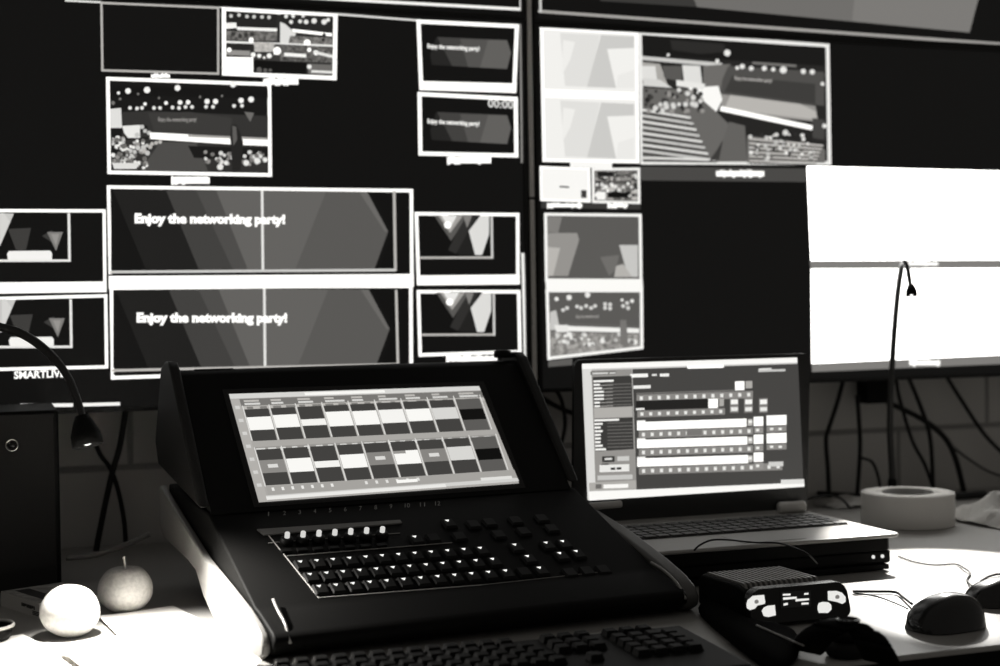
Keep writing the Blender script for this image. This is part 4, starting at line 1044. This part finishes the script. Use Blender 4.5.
wc('black cable crossing beside the lamp cable and dropping vertically', [(908,376,-.018),(920,405,-.018),(929,432,-.018),(932,460,-.018),(933,495,-.018)], .0040)
wc('long black cable slanting down to the right edge', [(945,374,.02),(960,398,.02),(985,435,.02),(1012,462,.02)], .0038)
wc('thin grey cable drooping toward the right edge of the wall', [(950,445,.028),(970,460,.028),(990,472,.028),(1015,480,.028)], .0026, mat('grey_cable', .10, .5))
wc('black cable loop between the console and the laptop', [(536,392),(545,387),(555,390),(562,402),(565,425),(560,450),(556,476)], .0034)
wc('black cable crossing behind the laptop left side', [(542,398,.02),(556,406,.02),(572,413,.02),(590,420,.02)], .0046)
wc('black cable hanging under the left display, leaning right', [(84,408),(98,450),(110,468),(118,490),(124,520),(126,549)], .0040)
wc('black cable hanging under the left display, leaning left', [(126,408,-.02),(120,445,-.02),(113,470,-.02),(106,500,-.02),(98,540,-.02),(96,552,-.02)], .0050)
wc('pale cable running along the desk behind the apples', [(66,558,-.25),(95,555,-.25),(125,545,-.25),(150,534,-.25)], .0040, mat('pale_cable', .22, .5))
c = at_y(873, 391, YC-.005)
o = MB().box((-.024,-.018,-.022),(.024,.018,.020)).box((-.016,-.012,.020),(.014,.012,.034)).build('power_adapter', BLACK, None, bevel=.003, seg=3); o.location = c; tag(o, 'black power adapter hanging under the right display', 'adapter')
# crumpled paper scraps at the back of the desk
def crumple(c, rx, ry, rz_, label, cat, seed, m_, name):
    rnd = random.Random(seed); m = MB(); vs = []; N = 16
    for j in range(N+1):
        for i in range(N+1):
            u, v = i/N*2-1, j/N*2-1
            h = max(0, (1-u*u*.9))*(1-v*v*.8)*rz_*(.75+.25*math.sin(u*5+seed)*math.cos(v*6))+rnd.uniform(0, .0022)
            vs.append((u*rx*(1-.1*v*v), v*ry*(1-.12*u*u), h+.001))
    fs = [(j*(N+1)+i, j*(N+1)+i+1, (j+1)*(N+1)+i+1, (j+1)*(N+1)+i) for j in range(N) for i in range(N)]
    m.add(vs, fs, 0, False); m.add([(x,y,max(.0002,z-.001)) for x,y,z in vs], [tuple(reversed(f)) for f in fs], 0, False)
    o = m.build(name, m_); o.location = c; return tag(o, label, cat)
GP = mat('greyish_paper', .48, .75)
crumple(at_z(848, 505, .75), .055, .045, .018, 'crumpled grey paper lying between laptop and tape roll', 'paper', 4, GP, 'crumpled_paper')
crumple(at_z(1004, 521, .75), .075, .085, .050, 'large crumpled pale paper at the right edge behind the tape roll', 'paper', 9, GP, 'crumpled_paper')
cable('dark cable bundle lying along the foot of the wall', [at_z(818,494,.757), at_z(850,496,.757), at_z(880,497,.757), at_z(940,497,.758), at_z(985,494,.757)], .0065)
cable('short dark connector lead beside the laptop hinge', [at_z(800,503,.765), at_z(815,497,.775), at_z(838,497,.77), at_z(850,508,.757)], .0024)
m = MB(); m.box((-.014,-.006,0),(.014,.006,.010)).box((.014,-.0045,.002),(.024,.0045,.008)); o = m.build('cable_plug', mat('grey_plug', .30, .4), None, bevel=.001); o.location = at_z(822, 506, .751); o.rotation_euler = (0,0,-.5); tag(o, 'small grey cable plug on the desk beside the laptop', 'plug')

# repeats of one kind share a group
GROUPS = {'apple': 'apples on the desk', 'display': 'displays of the video wall', 'mouse': 'computer mice on the desk', 'lamp': 'gooseneck lamps on the desk'}
for o in list(COL.objects):
    if o.parent is None and 'category' in o:
        c = o['category']
        if c in GROUPS: o['group'] = GROUPS[c]
        elif c == 'paper': o['group'] = 'white paper sheets by the console' if o.name.startswith('paper_sheet') else 'crumpled papers at the back of the desk'
        elif c == 'cable': o['group'] = 'cables hanging at the wall' if o.location.length == 0 and any(w in o['label'] for w in ('display', 'adapter', 'wall', 'hanging', 'dropping', 'edge', 'crossing', 'loop between')) and 'lead' not in o['label'] else 'leads lying on the desk'
